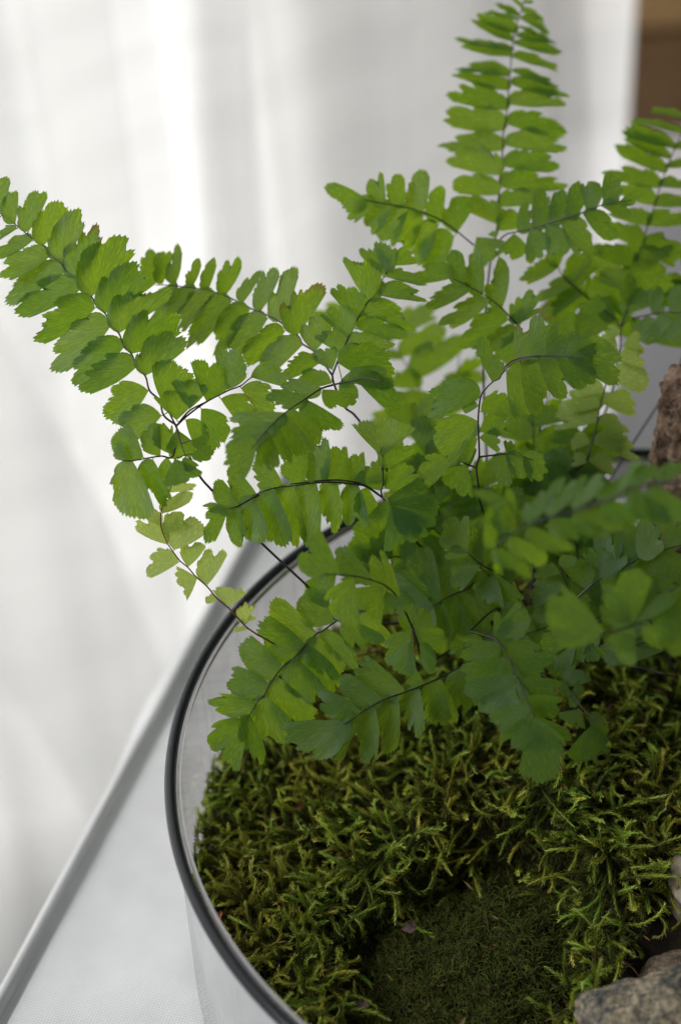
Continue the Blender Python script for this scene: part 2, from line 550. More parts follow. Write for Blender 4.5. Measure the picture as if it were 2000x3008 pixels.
def strands(base, d0, grav, length, curl, core, nseg, nscale, scale_len, scale_w, tint_b=0.0, taper=0.35, hue=None):
    """feathery shoots: a thin curved stem clothed in small overlapping scale leaves."""
    M = len(base)
    P = np.empty((M, nseg + 1, 3)); P[:, 0] = base
    D = d0 / np.linalg.norm(d0, axis=1)[:, None]
    ax = rng.normal(size=(M, 3)); ax /= np.linalg.norm(ax, axis=1)[:, None]
    cu = curl[:, None] / nseg
    T = np.empty_like(P); T[:, 0] = D
    for i in range(nseg):
        k = (i + 1) / nseg
        D = D + np.cross(ax, D) * cu * (0.4 + 1.6 * k) + grav * (k / nseg)
        D /= np.linalg.norm(D, axis=1)[:, None]
        P[:, i + 1] = P[:, i] + D * (length / nseg)[:, None]
        T[:, i + 1] = D
    # keep shoots above the ground and inside the glass
    r = np.hypot(P[..., 0], P[..., 1])
    q = np.minimum(1, 0.1155 / np.maximum(r, 1e-9)); P[..., 0] *= q; P[..., 1] *= q
    g = ground(P[..., 0], P[..., 1]) - 0.0005
    P[..., 2] = np.maximum(P[..., 2], g)
    ref = np.array([.2, .3, .93])
    A = np.cross(T, ref); A /= np.linalg.norm(A, axis=-1)[..., None] + 1e-9
    B = np.cross(T, A)
    ns_ = 3
    tt = np.linspace(0, 1, nseg + 1)
    R = core[:, None] * (1 - (1 - taper) * tt[None] ** 2)
    R[:, -1] *= 0.3
    th = np.arange(ns_) * 2 * np.pi / ns_
    V = P[:, :, None] + R[:, :, None, None] * (np.cos(th)[None, None, :, None] * A[:, :, None] + np.sin(th)[None, None, :, None] * B[:, :, None])
    g1, g2 = (rng.random(M) if hue is None else hue), rng.random(M)
    gl_ = rng.uniform(.55, 1.05, M) if hue is not None else np.ones(M)
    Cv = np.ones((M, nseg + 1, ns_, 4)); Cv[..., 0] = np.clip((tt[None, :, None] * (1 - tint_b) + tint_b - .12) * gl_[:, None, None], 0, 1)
    Cv[..., 1] = g1[:, None, None]; Cv[..., 2] = g2[:, None, None]
    idx = np.arange(M * (nseg + 1) * ns_).reshape(M, nseg + 1, ns_)
    nx = np.roll(idx, -1, 2)
    F1 = np.stack([idx[:, :-1], nx[:, :-1], nx[:, 1:], idx[:, :-1]], -1)
    tri1 = np.stack([idx[:, :-1], nx[:, :-1], nx[:, 1:]], -1).reshape(-1, 3)
    tri2 = np.stack([idx[:, :-1], nx[:, 1:], idx[:, 1:]], -1).reshape(-1, 3)
    out_v = [V.reshape(-1, 3)]; out_c = [Cv.reshape(-1, 4)]; out_f = [tri1, tri2]
    nb = V.size // 3
    if nscale:
        s = (np.arange(nscale) + .5) / nscale * 1.0
        ang = np.arange(nscale) * 2.4
        fi = s * nseg; i0 = np.minimum(fi.astype(int), nseg - 1); fr_ = fi - i0
        lerp = lambda X: X[:, i0] * (1 - fr_)[None, :, None] + X[:, i0 + 1] * fr_[None, :, None]
        p, t, a, b = lerp(P), lerp(T), lerp(A), lerp(B)
        an = ang[None] + rng.uniform(0, 6.28, (M, 1)) + rng.normal(0, .4, (M, nscale))
        o = np.cos(an)[..., None] * a + np.sin(an)[..., None] * b
        side = np.cross(t, o)
        w = (scale_w * (1 - .5 * s ** 2))[None, :, None]
        ln = (scale_len * (1 - .35 * s ** 3))[None, :, None] * rng.uniform(.75, 1.25, (M, nscale, 1))
        rad = (core[:, None] * (1 - (1 - taper) * s[None] ** 2))[..., None]
        op = rng.uniform(.22, .55, (M, nscale, 1))
        v0 = p + o * rad * .7 - side * w
        v1 = p + o * rad * .7 + side * w
        v2 = p + o * (rad + ln * np.sin(op)) + t * ln * np.cos(op)
        vm = p + o * (rad * 1.25 + ln * np.sin(op) * .35) + t * ln * np.cos(op) * .45
        SV = np.stack([v0, v1, v2, vm], 2)
        SC = np.ones((M, nscale, 4, 4))
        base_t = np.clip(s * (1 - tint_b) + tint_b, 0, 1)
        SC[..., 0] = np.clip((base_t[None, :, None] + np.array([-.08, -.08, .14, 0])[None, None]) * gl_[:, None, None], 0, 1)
        SC[..., 1] = g1[:, None, None]; SC[..., 2] = g2[:, None, None]
        k = np.arange(M * nscale) * 4 + nb
        out_v.append(SV.reshape(-1, 3)); out_c.append(SC.reshape(-1, 4))
        out_f += [np.stack([k, k + 3, k + 2], -1), np.stack([k + 3, k + 1, k + 2], -1)]
    return np.vstack(out_v), np.vstack(out_f), np.vstack(out_c)


def scatter(step, x0, x1, y0, y1):
    X, Y = np.meshgrid(np.arange(x0, x1, step), np.arange(y0, y1, step))
    X = X.ravel() + rng.uniform(-.6, .6, X.size) * step
    Y = Y.ravel() + rng.uniform(-.6, .6, Y.size) * step
    return X, Y


# feathery carpet moss: long curling shoots
X, Y = scatter(0.00182, -.118, .062, -.116, .112)
ed_ = edge_dist(X, Y)
stone_clear = ((X - 0.006) / .024) ** 2 + ((Y + 0.040) / .026) ** 2
keep = (np.hypot(X, Y) < .1150) & (ed_ < 0.0010 + rng.exponential(.0013, X.size) * (rng.random(X.size) < .5)) & (stone_clear > 1)
X, Y = X[keep], Y[keep]; M = len(X)
Z = ground(X, Y)
crown = np.array([0.0, 0.055])
out = np.stack([X - crown[0], Y - crown[1]], -1); out /= np.linalg.norm(out, axis=1)[:, None] + 1e-6
# clumps lean together
cl = np.stack([np.sin(X * 230 + 3 * np.sin(Y * 140)), np.cos(Y * 210 + 3 * np.sin(X * 160))], -1)
d0 = np.zeros((M, 3)); d0[:, :2] = out * rng.uniform(.1, 1.1, (M, 1)) + cl * .55 + rng.normal(0, .45, (M, 2)); d0[:, 2] = rng.uniform(.1, .9, M)
L = rng.uniform(.0075, .0150, M) * (1 + .25 * (rng.random(M) < .15))
hue = np.clip(.5 + .5 * np.sin(X * 120 + 2 * np.sin(Y * 90)) * np.sin(Y * 140 + 1) + rng.normal(0, .28, M), 0, 1)
near_edge = (edge_dist(X, Y) > -0.010)
L = np.where(near_edge, L * 1.25, L)
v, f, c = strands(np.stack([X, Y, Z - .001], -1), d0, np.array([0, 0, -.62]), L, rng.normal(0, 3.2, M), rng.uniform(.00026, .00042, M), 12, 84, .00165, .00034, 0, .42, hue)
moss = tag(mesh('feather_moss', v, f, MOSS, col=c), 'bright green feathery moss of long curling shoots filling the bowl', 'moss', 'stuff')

# short dark cushion moss
X, Y = scatter(0.0015, PATCH[:, 0].min() - .01, PATCH[:, 0].max() + .01, PATCH[:, 1].min() - .01, PATCH[:, 1].max() + .01)
keep = (edge_dist(X, Y) > -0.004) & (np.hypot(X, Y) < .115)
X, Y = X[keep], Y[keep]
X, Y = np.repeat(X, 13), np.repeat(Y, 13); M = len(X)
tuft = np.repeat(rng.uniform(.55, 1.35, M // 13), 13)
X = X + rng.normal(0, .00012, M); Y = Y + rng.normal(0, .00012, M)
d0 = rng.normal(0, .6, (M, 3)); d0[:, 2] = rng.uniform(.35, 1.1, M)
v, f, c = strands(np.stack([X, Y, ground(X, Y) - .0012], -1), d0, np.array([0, 0, -.5]), rng.uniform(.0024, .0042, M) * tuft, rng.normal(0, 1.6, M), rng.uniform(.00010, .00016, M), 3, 0, 0, 0)
tag(mesh('cushion_moss', v, f, SHORT, col=c), 'dark green short cushion moss patch in front of the feathery moss', 'moss', 'stuff')
print('moss', M)


# ------------------------------------------------------------------ stones, wood, litter
def rock(name, c, s, seed, mat, label, cat='stone', rough=0.18, sub=5, rot=(0, 0, 0), fine=0.03, cut=None):
    import bmesh
    bm = bmesh.new()
    bmesh.ops.create_icosphere(bm, subdivisions=sub, radius=1)
    from mathutils import Euler
    R = Euler(rot).to_matrix()
    for q in bm.verts:
        p = q.co.copy()
        k = 1 + rough * noise.noise(p * 1.1 + Vector((seed, 0, 0))) + rough * .5 * noise.noise(p * 2.6 + Vector((0, seed, 0)))
        k += fine * noise.noise(p * 8 + Vector((0, 0, seed))) + fine * .5 * noise.noise(p * 18)
        # slightly boxy
        m = max(abs(p.x), abs(p.y), abs(p.z))
        k *= (0.8 + 0.2 / m) if m > 0 else 1
        p = p * k
        if cut: p = cut(p)
        q.co = R @ Vector((p.x * s[0], p.y * s[1], p.z * s[2]))
    me = bpy.data.meshes.new(name); bm.to_mesh(me); bm.free()
    for p in me.polygons: p.use_smooth = True
    me.materials.append(mat)
    o = bpy.data.objects.new(name, me); COL.objects.link(o)
    o.location = c
    return tag(o, label, cat)


rock('stone', (-0.0096,-0.0561,0.0754), (.0180, .0130, .0120), 3.1, STONE, 'mottled grey and tan stone at the lower right corner', rough=.22, rot=(0.1, 0.1, .25), fine=.05)
rock('stone', (-0.0010,-0.0357,0.0659), (.0100, .0075, .0065), 8.4, STONE_BROWN, 'brownish stone tucked behind the mottled stone', rough=.12)
rock('stone', (0.0066,-0.0141,0.0745), (.0085, .0095, .0090), 5.7, STONE_PALE, 'smooth cream stone at the right edge under hanging moss', rough=.08, fine=.01)

# upright porous driftwood
wb = Vector((0.0158,0.0737,0.0720))
V, F = [], []
nr, nh = 96, 120
H = 0.092
for j in range(nh):
    t = j / (nh - 1)
    for i in range(nr):
        a = 2 * math.pi * i / nr
        ca, sa = math.cos(a), math.sin(a)
        p = Vector((ca * 1.0, sa * 1.0, t * 5.0))
        r = .0122 * (1 + .10 * noise.noise(p * .9) + .06 * noise.noise(p * 2.3 + Vector((4, 0, 0))) + .05 * noise.noise(p * 5))
        cell = noise.noise(Vector((ca * 3.2, sa * 3.2, t * 7)))
        r -= .0026 * max(0, cell - .12) * 3 + .0012 * abs(noise.noise(p * 7)) + .0012 * max(0, noise.noise(Vector((ca * 7, sa * 7, t * 19))) - .1) * 3
        r *= 1 - .05 * t
        crack = abs(math.atan2(math.sin(a + 1.15 - .3 * noise.noise(Vector((0, 0, t * 4)))), math.cos(a + 1.15 - .3 * noise.noise(Vector((0, 0, t * 4))))))
        r -= .0045 * max(0, 1 - crack / .09) * (t < .88)
        zz = H * t
        if t > .86:
            zz += (.004 * noise.noise(Vector((ca * 1.6, sa * 1.6, 2))) + .003 * noise.noise(Vector((ca * 4, sa * 4, 7)))) * (t - .86) / .14
        V.append((wb.x + r * ca + .002 * t, wb.y + r * sa, wb.z - .004 + zz))
for j in range(nh - 1):
    for i in range(nr):
        k = (i + 1) % nr
        F.append((j * nr + i, j * nr + k, (j + 1) * nr + k, (j + 1) * nr + i))
prev = [(nh - 1) * nr + i for i in range(nr)]
for ring, s in enumerate((.82, .6, .35, .1)):
    cur_ = []
    for i in range(nr):
        x, y, z = V[(nh - 1) * nr + i]
        cx, cy = wb.x + .002, wb.y
        nzv = noise.noise(Vector(((x - cx) * s * 260, (y - cy) * s * 260, 5)))
        V.append((cx + (x - cx) * s, cy + (y - cy) * s, z * s + (1 - s) * (wb.z - .004 + H + .0015) + .0022 * nzv))
        cur_.append(len(V) - 1)
    for i in range(nr):
        k = (i + 1) % nr
        F.append((prev[i], prev[k], cur_[k], cur_[i]))
    prev = cur_
F.append(tuple(prev))
tag(mesh('driftwood', V, F, BARK), 'upright porous brown driftwood stump at the right edge behind fern leaves', 'driftwood')

# tuft of dried brown moss between cushion moss and stone
tb = np.array((-0.0180,-0.0322,0.0680)); tb[2] = float(ground(tb[0], tb[1])) + .0015
M = 26
base = tb + np.stack([rng.normal(0, .0022, M), rng.normal(0, .0018, M), np.full(M, -.001)], -1)
d0 = rng.normal(0, .7, (M, 3)); d0[:, 2] = rng.uniform(.3, 1.1, M)
v, f, c = strands(base, d0, np.array([0, 0, -.7]), rng.uniform(.004, .0085, M), rng.normal(0, 1.8, M), rng.uniform(.00010, .0002, M), 9, 12, .0008, .00009, .2)
tag(mesh('dried_moss', v, f, DRY, col=c), 'brown tuft of dried moss beside the mottled stone', 'dried moss')
st = smooth_path([np.array((-0.0195,-0.0387,0.0690)), np.array((-0.0250,-0.0422,0.0700)), np.array((-0.0348,-0.0483,0.0705))])
v, f = tube(st, np.linspace(.00022, .00006, len(st)), 5)
tag(mesh('straw', v, f, simple('dry_straw', (.27, .15, .08), .6)), 'thin dry straw leaning across the cushion moss', 'straw')


def flake(name, c, ln, wd, rot, mat, label):
    """a curled scrap of dead leaf."""
    V, F = [], []
    for i in range(9):
        u = i / 8
        for j in range(5):
            w = (j - 2) / 2
            hw = wd * math.sin(math.pi * min(1, u * .92 + .06)) ** .7
            jag = noise.noise(Vector((u * 9, w * 2, ln * 900))) + .6 * noise.noise(Vector((u * 21, w * 3, ln * 500)))
            V.append((ln * (u - .5) * (1 + .25 * w * jag), w * hw * (1 + .65 * jag) + .15 * ln * jag * (u > .6), .5 * wd * w * w + .16 * ln * math.sin(u * 3.1) + .12 * ln * jag))
    for i in range(8):
        for j in range(4):
            F.append((i * 5 + j, (i + 1) * 5 + j, (i + 1) * 5 + j + 1, i * 5 + j + 1))
    o = mesh(name, V, F, mat)
    o.location = c; o.rotation_euler = rot
    return tag(o, label, 'leaf scrap', None, 'scraps of dead leaf lying in the moss')


ORG = simple('orange_scrap', (.26, .085, .035), .6, .3)
MAU = simple('mauve_scrap', (.115, .075, .062), .7, .3)
g = lambda x, y, dz: Vector((x, y, float(ground(x, y)) + dz))
a = Vector((-0.0900,0.0127,0.0805)); flake('leaf_scrap', a, .0058, .0007, (.5, -.5, 1.0), ORG, 'orange leaf scrap stuck upright in the moss, upper left')
a = Vector((-0.1097,-0.0198,0.0780)); flake('leaf_scrap', a, .0045, .0008, (.4, -.3, 1.1), ORG, 'orange leaf scrap close to the dark rim')
a = Vector((-0.0767,-0.0439,0.0735)); flake('leaf_scrap', a, .0036, .0015, (.3, .3, 1.2), MAU, 'broad mauve leaf scrap on the short moss at the bottom')
a = Vector((-0.0645,-0.0242,0.0765)); flake('leaf_scrap', a, .0036, .0013, (.5, .2, .3), MAU, 'mauve leaf scrap at the border of the two mosses')

# crumbs of dead plant matter caught in the moss
X = rng.uniform(-.105, .03, 240); Y = rng.uniform(-.09, .04, 240)
ok = np.hypot(X, Y) < .108; X, Y = X[ok], Y[ok]; M = len(X)
dv = np.stack([rng.normal(size=M), rng.normal(size=M), rng.normal(0, .35, M)], -1); dv /= np.linalg.norm(dv, axis=1)[:, None]
ln_ = rng.uniform(.0006, .0026, M)[:, None]; wv_ = np.cross(dv, rng.normal(size=(M, 3))); wv_ /= np.linalg.norm(wv_, axis=1)[:, None]
pc = np.stack([X, Y, ground(X, Y) + rng.uniform(.001, .0042, M)], -1); wd_ = rng.uniform(.0001, .0005, M)[:, None]
hv_ = np.cross(dv, wv_) * wd_ * .5
DV = np.stack([pc - dv * ln_, pc + wv_ * wd_ - hv_, pc + dv * ln_, pc - wv_ * wd_ - hv_, pc + hv_], 1).reshape(-1, 3)
kk = np.arange(M) * 5
DF = np.vstack([np.stack([kk + a_, kk + b_, kk + 4], -1) for a_, b_ in ((0, 1), (1, 2), (2, 3), (3, 0))])
DC = np.ones((M, 5, 4)); DC[..., 0] = rng.uniform(.1, .9, M)[:, None]; DC[..., 1] = rng.random(M)[:, None]; DC[..., 2] = rng.random(M)[:, None]
tag(mesh('plant_debris', DV, DF, DRY, col=DC.reshape(-1, 4)), 'tiny brown crumbs of dead plant matter caught in the moss', 'debris', 'stuff')

# ------------------------------------------------------------------ fern
# every frond: (label, youth, stems as "radius at start, radius at end, points in mm", leaflets:
# base mm, tip mm, direction of the toothed side, width / length, fan shape, built singly or not)
FRONDS = [
 (None,0,[
  (0.26,0.12,"-112.6,46.66,175.15 -115.54,48.47,176.92 -116.46,50.97,179.61 -118.69,52.71,181.38 -119.52,55.08,183.94 -121.52,56.58,185.45 -122.53,58.84,187.89 -124.19,60.07,189.13 -125.32,62.34,191.58 -127.05,63.58,192.82 -128.37,65.75,195.14 -130.29,67.01,196.39 -131.39,68.68,198.17 -133.75,69.98,199.42 -134.74,71.77,201.34 -137.2,73.32,202.87 -138.57,74.77,204.4 -140.68,76.17,205.79 -142.41,77.78,207.46 -145.08,79.24,208.86 -148.78,81.71,211.33 -152.69,84.06,213.64 -155.19,85.39,214.91"),
  (0.13,0.09,"-152.52,83.96,213.54 -152.61,83.89,213.45 -152.71,83.82,213.36"),
  (0.13,0.09,"-149.19,81.95,211.57 -149.06,82.04,211.69 -148.94,82.13,211.81"),
  (0.13,0.09,"-146.38,80.1,209.73 -146.15,80.25,209.92 -145.92,80.4,210.12"),
  (0.13,0.09,"-116.63,51.1,179.74 -116.44,51.2,179.88 -116.26,51.3,180.01"),
  (0.13,0.09,"-152.15,83.73,213.32 -152.44,83.52,213.03 -152.74,83.3,212.74"),
  (0.13,0.09,"-148.31,81.39,211.01 -148.53,81.25,210.82 -148.75,81.1,210.63"),
  (0.13,0.09,"-144.73,79.05,208.68 -144.88,78.93,208.52 -145.03,78.81,208.36"),
  (0.13,0.09,"-140.65,76.15,205.77 -140.76,76.07,205.67 -140.88,76,205.57"),
  (0.13,0.09,"-133.79,70.05,199.5 -133.92,70.02,199.46 -134.04,70,199.43"),
  (0.13,0.09,"-130.29,67.01,196.39 -130.53,66.94,196.29 -130.77,66.87,196.2"),
  (0.13,0.09,"-127.06,63.6,192.83 -127.21,63.56,192.79 -127.35,63.53,192.74"),
  (0.26,0.12,"-112.63,46.31,174.68 -113.86,48.01,176.93 -115.25,49.71,179.19"),
  (0.13,0.09,"-114.38,48.64,177.78 -115.19,48.4,177.46 -116,48.17,177.14"),
  (0.26,0.12,"-112.62,46.66,175.15 -110.16,48.77,176.33 -105.9,51.76,177.76 -100.85,54.61,178.8 -97.37,56.22,179.14 -94.79,58.07,180.08 -91.89,59.05,179.96"),
  (0.13,0.09,"-100.56,54.74,178.83 -100.6,54.83,178.94 -100.65,54.91,179.05"),
  (0.13,0.09,"-107.18,50.86,177.33 -107.04,50.73,177.16 -106.9,50.6,176.98"),
  (0.13,0.09,"-102.64,53.6,178.43 -102.45,53.36,178.11 -102.26,53.11,177.79"),
  (0.13,0.09,"-97.56,56.13,179.12 -97.48,55.97,178.92 -97.39,55.82,178.71"),
  (0.13,0.09,"-110.86,48.18,176 -110.72,48.08,175.87 -110.58,47.98,175.74"),
  (0.26,0.12,"-112.6,46.66,175.15 -109.64,49.38,177.23 -105.66,51.32,178.26 -100.58,53.64,179.42"),
  (0.13,0.09,"-111.99,47.22,175.57 -112.31,47.4,175.81 -112.62,47.57,176.04"),
  (0.13,0.09,"-109.36,49.51,177.3 -109.43,49.61,177.43 -109.51,49.71,177.56"),
  (0.26,0.12,"-112.64,46.22,174.56 -113.71,40.64,170.69 -116.22,40.03,171.28 -118.58,39.26,171.6 -122.71,37.77,171.99 -125.03,37.2,172.56"),
  (0.13,0.09,"-120.24,38.66,171.76 -120.26,38.76,171.88 -120.28,38.85,172.01"),
  (0.13,0.09,"-118.26,39.37,171.56 -118.24,39.22,171.36 -118.22,39.06,171.16"),
  (0.26,0.12,"-112.47,44.56,175.68 -111.63,40.54,174.9 -110.33,35.83,174.06"),
  (0.13,0.09,"-110.38,35.98,174.09 -111.58,35.76,173.79 -112.78,35.54,173.5"),
  (0.13,0.09,"-110.33,35.83,174.06 -109.57,35.94,174.21 -108.81,36.05,174.36"),
  (0.13,0.09,"-111.38,39.61,174.73 -110.04,39.85,175.05 -108.7,40.1,175.38"),
  (0.13,0.09,"-110.33,35.83,174.06 -110.34,35.74,173.94 -110.35,35.65,173.82"),
  (0.36,0.28,"-18.48,67.83,84 -43.94,55.45,103.44 -75.04,40.32,116.88 -84.57,37.14,132.61 -96.09,38.29,147.42 -105.27,40.35,160.12 -108.58,41.62,165.14 -112.64,46.22,174.56"),
 ],"""
-152.71,83.82,213.36 -152.77,89.29,220.11 -1,0.06,-0.06 0.52 0.0 0
-148.94,82.13,211.81 -150.03,86.8,219.14 -0.99,-0.11,-0.08 0.42 0.0 0
-145.92,80.4,210.12 -142.83,85.26,219.04 -0.95,0.21,0.21 0.43 0.0 0
-142.4,77.9,207.6 -138.17,84.04,215.92 -0.89,-0.02,0.47 0.45 0.0 1
-138.56,74.89,204.54 -133.74,81.45,214.74 -0.93,0.19,0.32 0.45 0.0 1
-134.73,71.89,201.48 -129.9,79.89,211.76 -0.93,0.29,0.21 0.44 0.0 1
-131.38,68.79,198.31 -123.5,78.76,209.37 -0.85,0.09,0.53 0.46 0.0 1
-128.36,65.87,195.28 -118,72.92,203.84 -0.71,0.24,0.66 0.46 0.0 1
-125.31,62.42,191.66 -115.24,69.85,201.41 -0.77,0.38,0.51 0.44 0.0 1
-122.53,58.91,187.97 -110.7,64.6,194.63 -0.56,0.24,0.79 0.51 0.0 1
-119.51,55.15,184.02 -111.36,60.3,192.34 -0.76,0.25,0.59 0.50 0.0 1
-116.26,51.3,180.01 -110.29,57.02,186.65 -0.8,0.18,0.56 0.72 0.6 1
-152.74,83.3,212.74 -157.68,82.4,212.73 -0.15,0.82,0.56 0.40 0.0 0
-148.75,81.1,210.63 -154.65,79.89,209.68 -0.24,0.93,0.29 0.40 0.0 0
-145.03,78.81,208.36 -154.75,77.82,205.44 -0.23,0.85,0.47 0.40 0.0 0
-140.88,76,205.57 -153.74,72.72,203.79 -0.28,0.77,0.57 0.40 0.0 1
-137.31,73.26,202.79 -152.59,72.08,198.53 -0.22,0.78,0.58 0.40 0.0 1
-134.04,70,199.43 -150.17,67.58,196.71 -0.21,0.8,0.56 0.40 0.0 1
-130.77,66.87,196.2 -146.57,62.61,191.1 -0.35,0.17,0.92 0.42 0.0 1
-127.35,63.53,192.74 -142.84,58.73,185.73 -0.48,0.57,0.67 0.43 0.0 1
-124.31,60.01,189.04 -137.6,56.47,184.75 -0.38,0.52,0.76 0.42 0.0 1
-121.7,56.54,185.4 -135.6,53.05,183.51 -0.27,0.7,0.66 0.46 0.0 1
-118.87,52.72,181.38 -129.89,49.98,176.77 -0.44,0.36,0.83 0.55 0.3 1
-116,48.17,177.14 -127.05,46.67,174.3 -0.28,0.46,0.84 0.56 0.3 1
-100.65,54.91,179.05 -98.95,62.04,186.4 0.97,-0.23,-0 0.57 0.3 1
-94.98,58.13,180.2 -84.35,57.33,180.89 -0.01,0.6,0.8 0.42 0.3 1
-106.9,50.6,176.98 -102.08,44.63,168.79 0.9,0.35,0.27 0.55 0.4 1
-102.26,53.11,177.79 -93.69,50.07,173.08 0.54,0.34,0.77 0.51 0.4 1
-97.39,55.82,178.71 -88.95,52.47,174.69 0.52,0.41,0.75 0.55 0.3 1
-110.58,47.98,175.74 -105.94,44.97,170.39 0.77,0.51,0.38 0.51 0.3 0
-112.62,47.57,176.04 -112.9,51.65,182.06 0.95,0.27,-0.14 0.97 0.8 1
-109.51,49.71,177.56 -109.2,54.08,183.82 0.99,0.07,-0.1 0.75 0.7 0
-105.58,51.45,178.39 -103.69,58.47,185.52 0.94,0.09,-0.33 0.69 0.5 1
-113.7,40.91,170.87 -116.55,45.82,177.29 -0.9,-0.44,-0.06 0.52 0.5 0
-116.51,40.01,171.42 -119.73,44.47,177.01 -0.88,-0.45,-0.15 0.56 0.4 0
-120.28,38.85,172.01 -127.02,42.52,176.8 -0.66,-0.3,-0.69 0.64 0.4 1
-122.72,37.68,171.87 -122.64,28.32,161.68 -0.99,0.11,-0.11 0.52 0.0 1
-118.22,39.06,171.16 -117.38,32.75,161.41 -0.99,0.07,-0.13 0.43 0.0 1
-115.04,40.23,170.88 -114.71,36.37,166 -0.99,0.08,-0.13 0.57 0.5 0
-124.16,37.45,172.39 -127.23,39.79,175.22 -0.75,-0.25,-0.61 0.51 0.5 0
-112.47,44.36,175.64 -110.77,40.33,169.5 -0.97,-0.12,-0.19 0.75 0.7 0
-112.78,35.54,173.5 -110.51,31.68,168.79 -0.94,-0.21,-0.28 0.95 0.8 0
-108.81,36.05,174.36 -103.54,36.62,174.01 -0.01,-0.42,-0.91 0.51 0.0 0
-108.7,40.1,175.38 -104.66,39.56,175.1 -0.11,-0.34,-0.94 0.62 0.0 0
-110.35,35.65,173.82 -107.85,33.92,170.54 -0.79,-0.51,-0.34 0.51 0.0 0
"""),
 (None,0,[
  (0.26,0.12,"-75.59,65.28,174.93 -79.28,70.53,178.16 -82.36,73.06,179.34 -83.47,74.96,180.57 -87.73,78.75,182.5 -92.27,81.84,183.71 -94.87,83.34,184.14 -100.88,87.31,185.67 -106.18,90.04,186.26 -110.73,91.85,186.19 -115.73,93.71,185.97 -118.68,94.65,185.65"),
  (0.13,0.09,"-79.54,70.74,178.26 -79.46,70.81,178.34 -79.38,70.87,178.42"),
  (0.13,0.09,"-83.65,75.13,180.66 -83.55,75.2,180.75 -83.45,75.27,180.85"),
  (0.13,0.09,"-87.7,78.72,182.48 -87.61,78.79,182.57 -87.51,78.85,182.65"),
  (0.13,0.09,"-92.4,81.92,183.73 -92.33,82.02,183.87 -92.25,82.13,184.01"),
  (0.13,0.09,"-96.85,84.65,184.65 -96.68,84.83,184.88 -96.51,85.01,185.12"),
  (0.13,0.09,"-109.33,91.29,186.21 -109.29,91.41,186.37 -109.26,91.53,186.52"),
  (0.13,0.09,"-113.53,92.89,186.07 -113.46,93.18,186.44 -113.39,93.46,186.82"),
  (0.13,0.09,"-117,94.11,185.84 -116.99,94.21,185.96 -116.98,94.3,186.08"),
  (0.13,0.09,"-77.9,68.57,176.95 -78.36,68.38,176.7 -78.82,68.2,176.46"),
  (0.13,0.09,"-82.31,73.02,179.33 -82.45,72.91,179.19 -82.58,72.81,179.05"),
  (0.13,0.09,"-85.93,77.15,181.68 -86.28,76.91,181.36 -86.62,76.66,181.03"),
  (0.13,0.09,"-90.34,80.53,183.2 -90.53,80.34,182.94 -90.73,80.14,182.68"),
  (0.13,0.09,"-94.87,83.34,184.14 -94.98,83.22,183.99 -95.09,83.1,183.83"),
  (0.13,0.09,"-99.27,86.25,185.26 -99.38,86.13,185.1 -99.49,86.01,184.95"),
  (0.13,0.09,"-103.62,88.72,185.97 -103.68,88.62,185.84 -103.74,88.51,185.7"),
  (0.13,0.09,"-108.18,90.83,186.23 -108.22,90.69,186.04 -108.26,90.55,185.85"),
  (0.13,0.09,"-75.59,65.28,174.93 -75.74,64.67,174.12 -75.89,64.05,173.3"),
  (0.26,0.12,"-75.59,65.28,174.93 -73.35,69.23,178.14 -71.36,72.25,180.57 -68.7,76.24,183.79 -66.08,79.47,186.32 -64.16,81.14,187.53 -61.49,84.86,190.51 -59.33,87.01,192.14"),
  (0.13,0.09,"-75.09,66.15,175.64 -75.31,66.21,175.72 -75.52,66.27,175.8"),
  (0.13,0.09,"-71.1,72.64,180.89 -71.21,72.67,180.94 -71.33,72.71,180.98"),
  (0.13,0.09,"-61.54,84.79,190.45 -61.81,84.88,190.58 -62.08,84.98,190.71"),
  (0.13,0.09,"-60.89,85.46,190.96 -61.06,85.55,191.08 -61.23,85.63,191.2"),
  (0.13,0.09,"-72.08,71.16,179.7 -71.76,71.05,179.56 -71.45,70.95,179.42"),
  (0.13,0.09,"-69.79,74.6,182.47 -69.31,74.44,182.26 -68.84,74.29,182.05"),
  (0.13,0.09,"-67.41,77.83,185.03 -67.21,77.75,184.93 -67.01,77.67,184.82"),
  (0.13,0.09,"-64.07,81.28,187.64 -63.92,81.22,187.57 -63.76,81.17,187.49"),
  (0.13,0.09,"-61.58,84.74,190.41 -61.35,84.65,190.3 -61.11,84.57,190.19"),
  (0.26,0.12,"-75.51,55.45,178.51 -78.43,51.86,179.89 -82.31,45.81,181.15 -87.2,37.76,182.78 -91.23,29.4,183.81 -94.07,22.37,184.45"),
  (0.13,0.09,"-78.32,52,179.83 -78.37,52.11,179.98 -78.41,52.21,180.12"),
  (0.13,0.09,"-81.46,47.13,180.87 -81.59,47.26,181.04 -81.71,47.39,181.21"),
  (0.13,0.09,"-81.9,46.44,181.02 -81.82,46.36,180.91 -81.75,46.28,180.8"),
  (0.13,0.09,"-90.96,29.97,183.74 -90.83,29.88,183.62 -90.7,29.8,183.51"),
  (0.26,0.12,"-75.51,57.13,177.41 -72.19,55.37,179.28 -67.58,52.68,181.56 -63.86,49.67,182.46"),
  (0.13,0.09,"-73.22,55.92,178.7 -73.65,57.35,180.59 -74.08,58.77,182.49"),
  (0.36,0.28,"-22.7,73.92,84 -35.59,70.44,103.99 -51.35,66.19,117.99 -67.99,67.66,156.49 -73,64.71,165.87 -75.2,64.68,172.47 -75.59,65.28,174.93"),
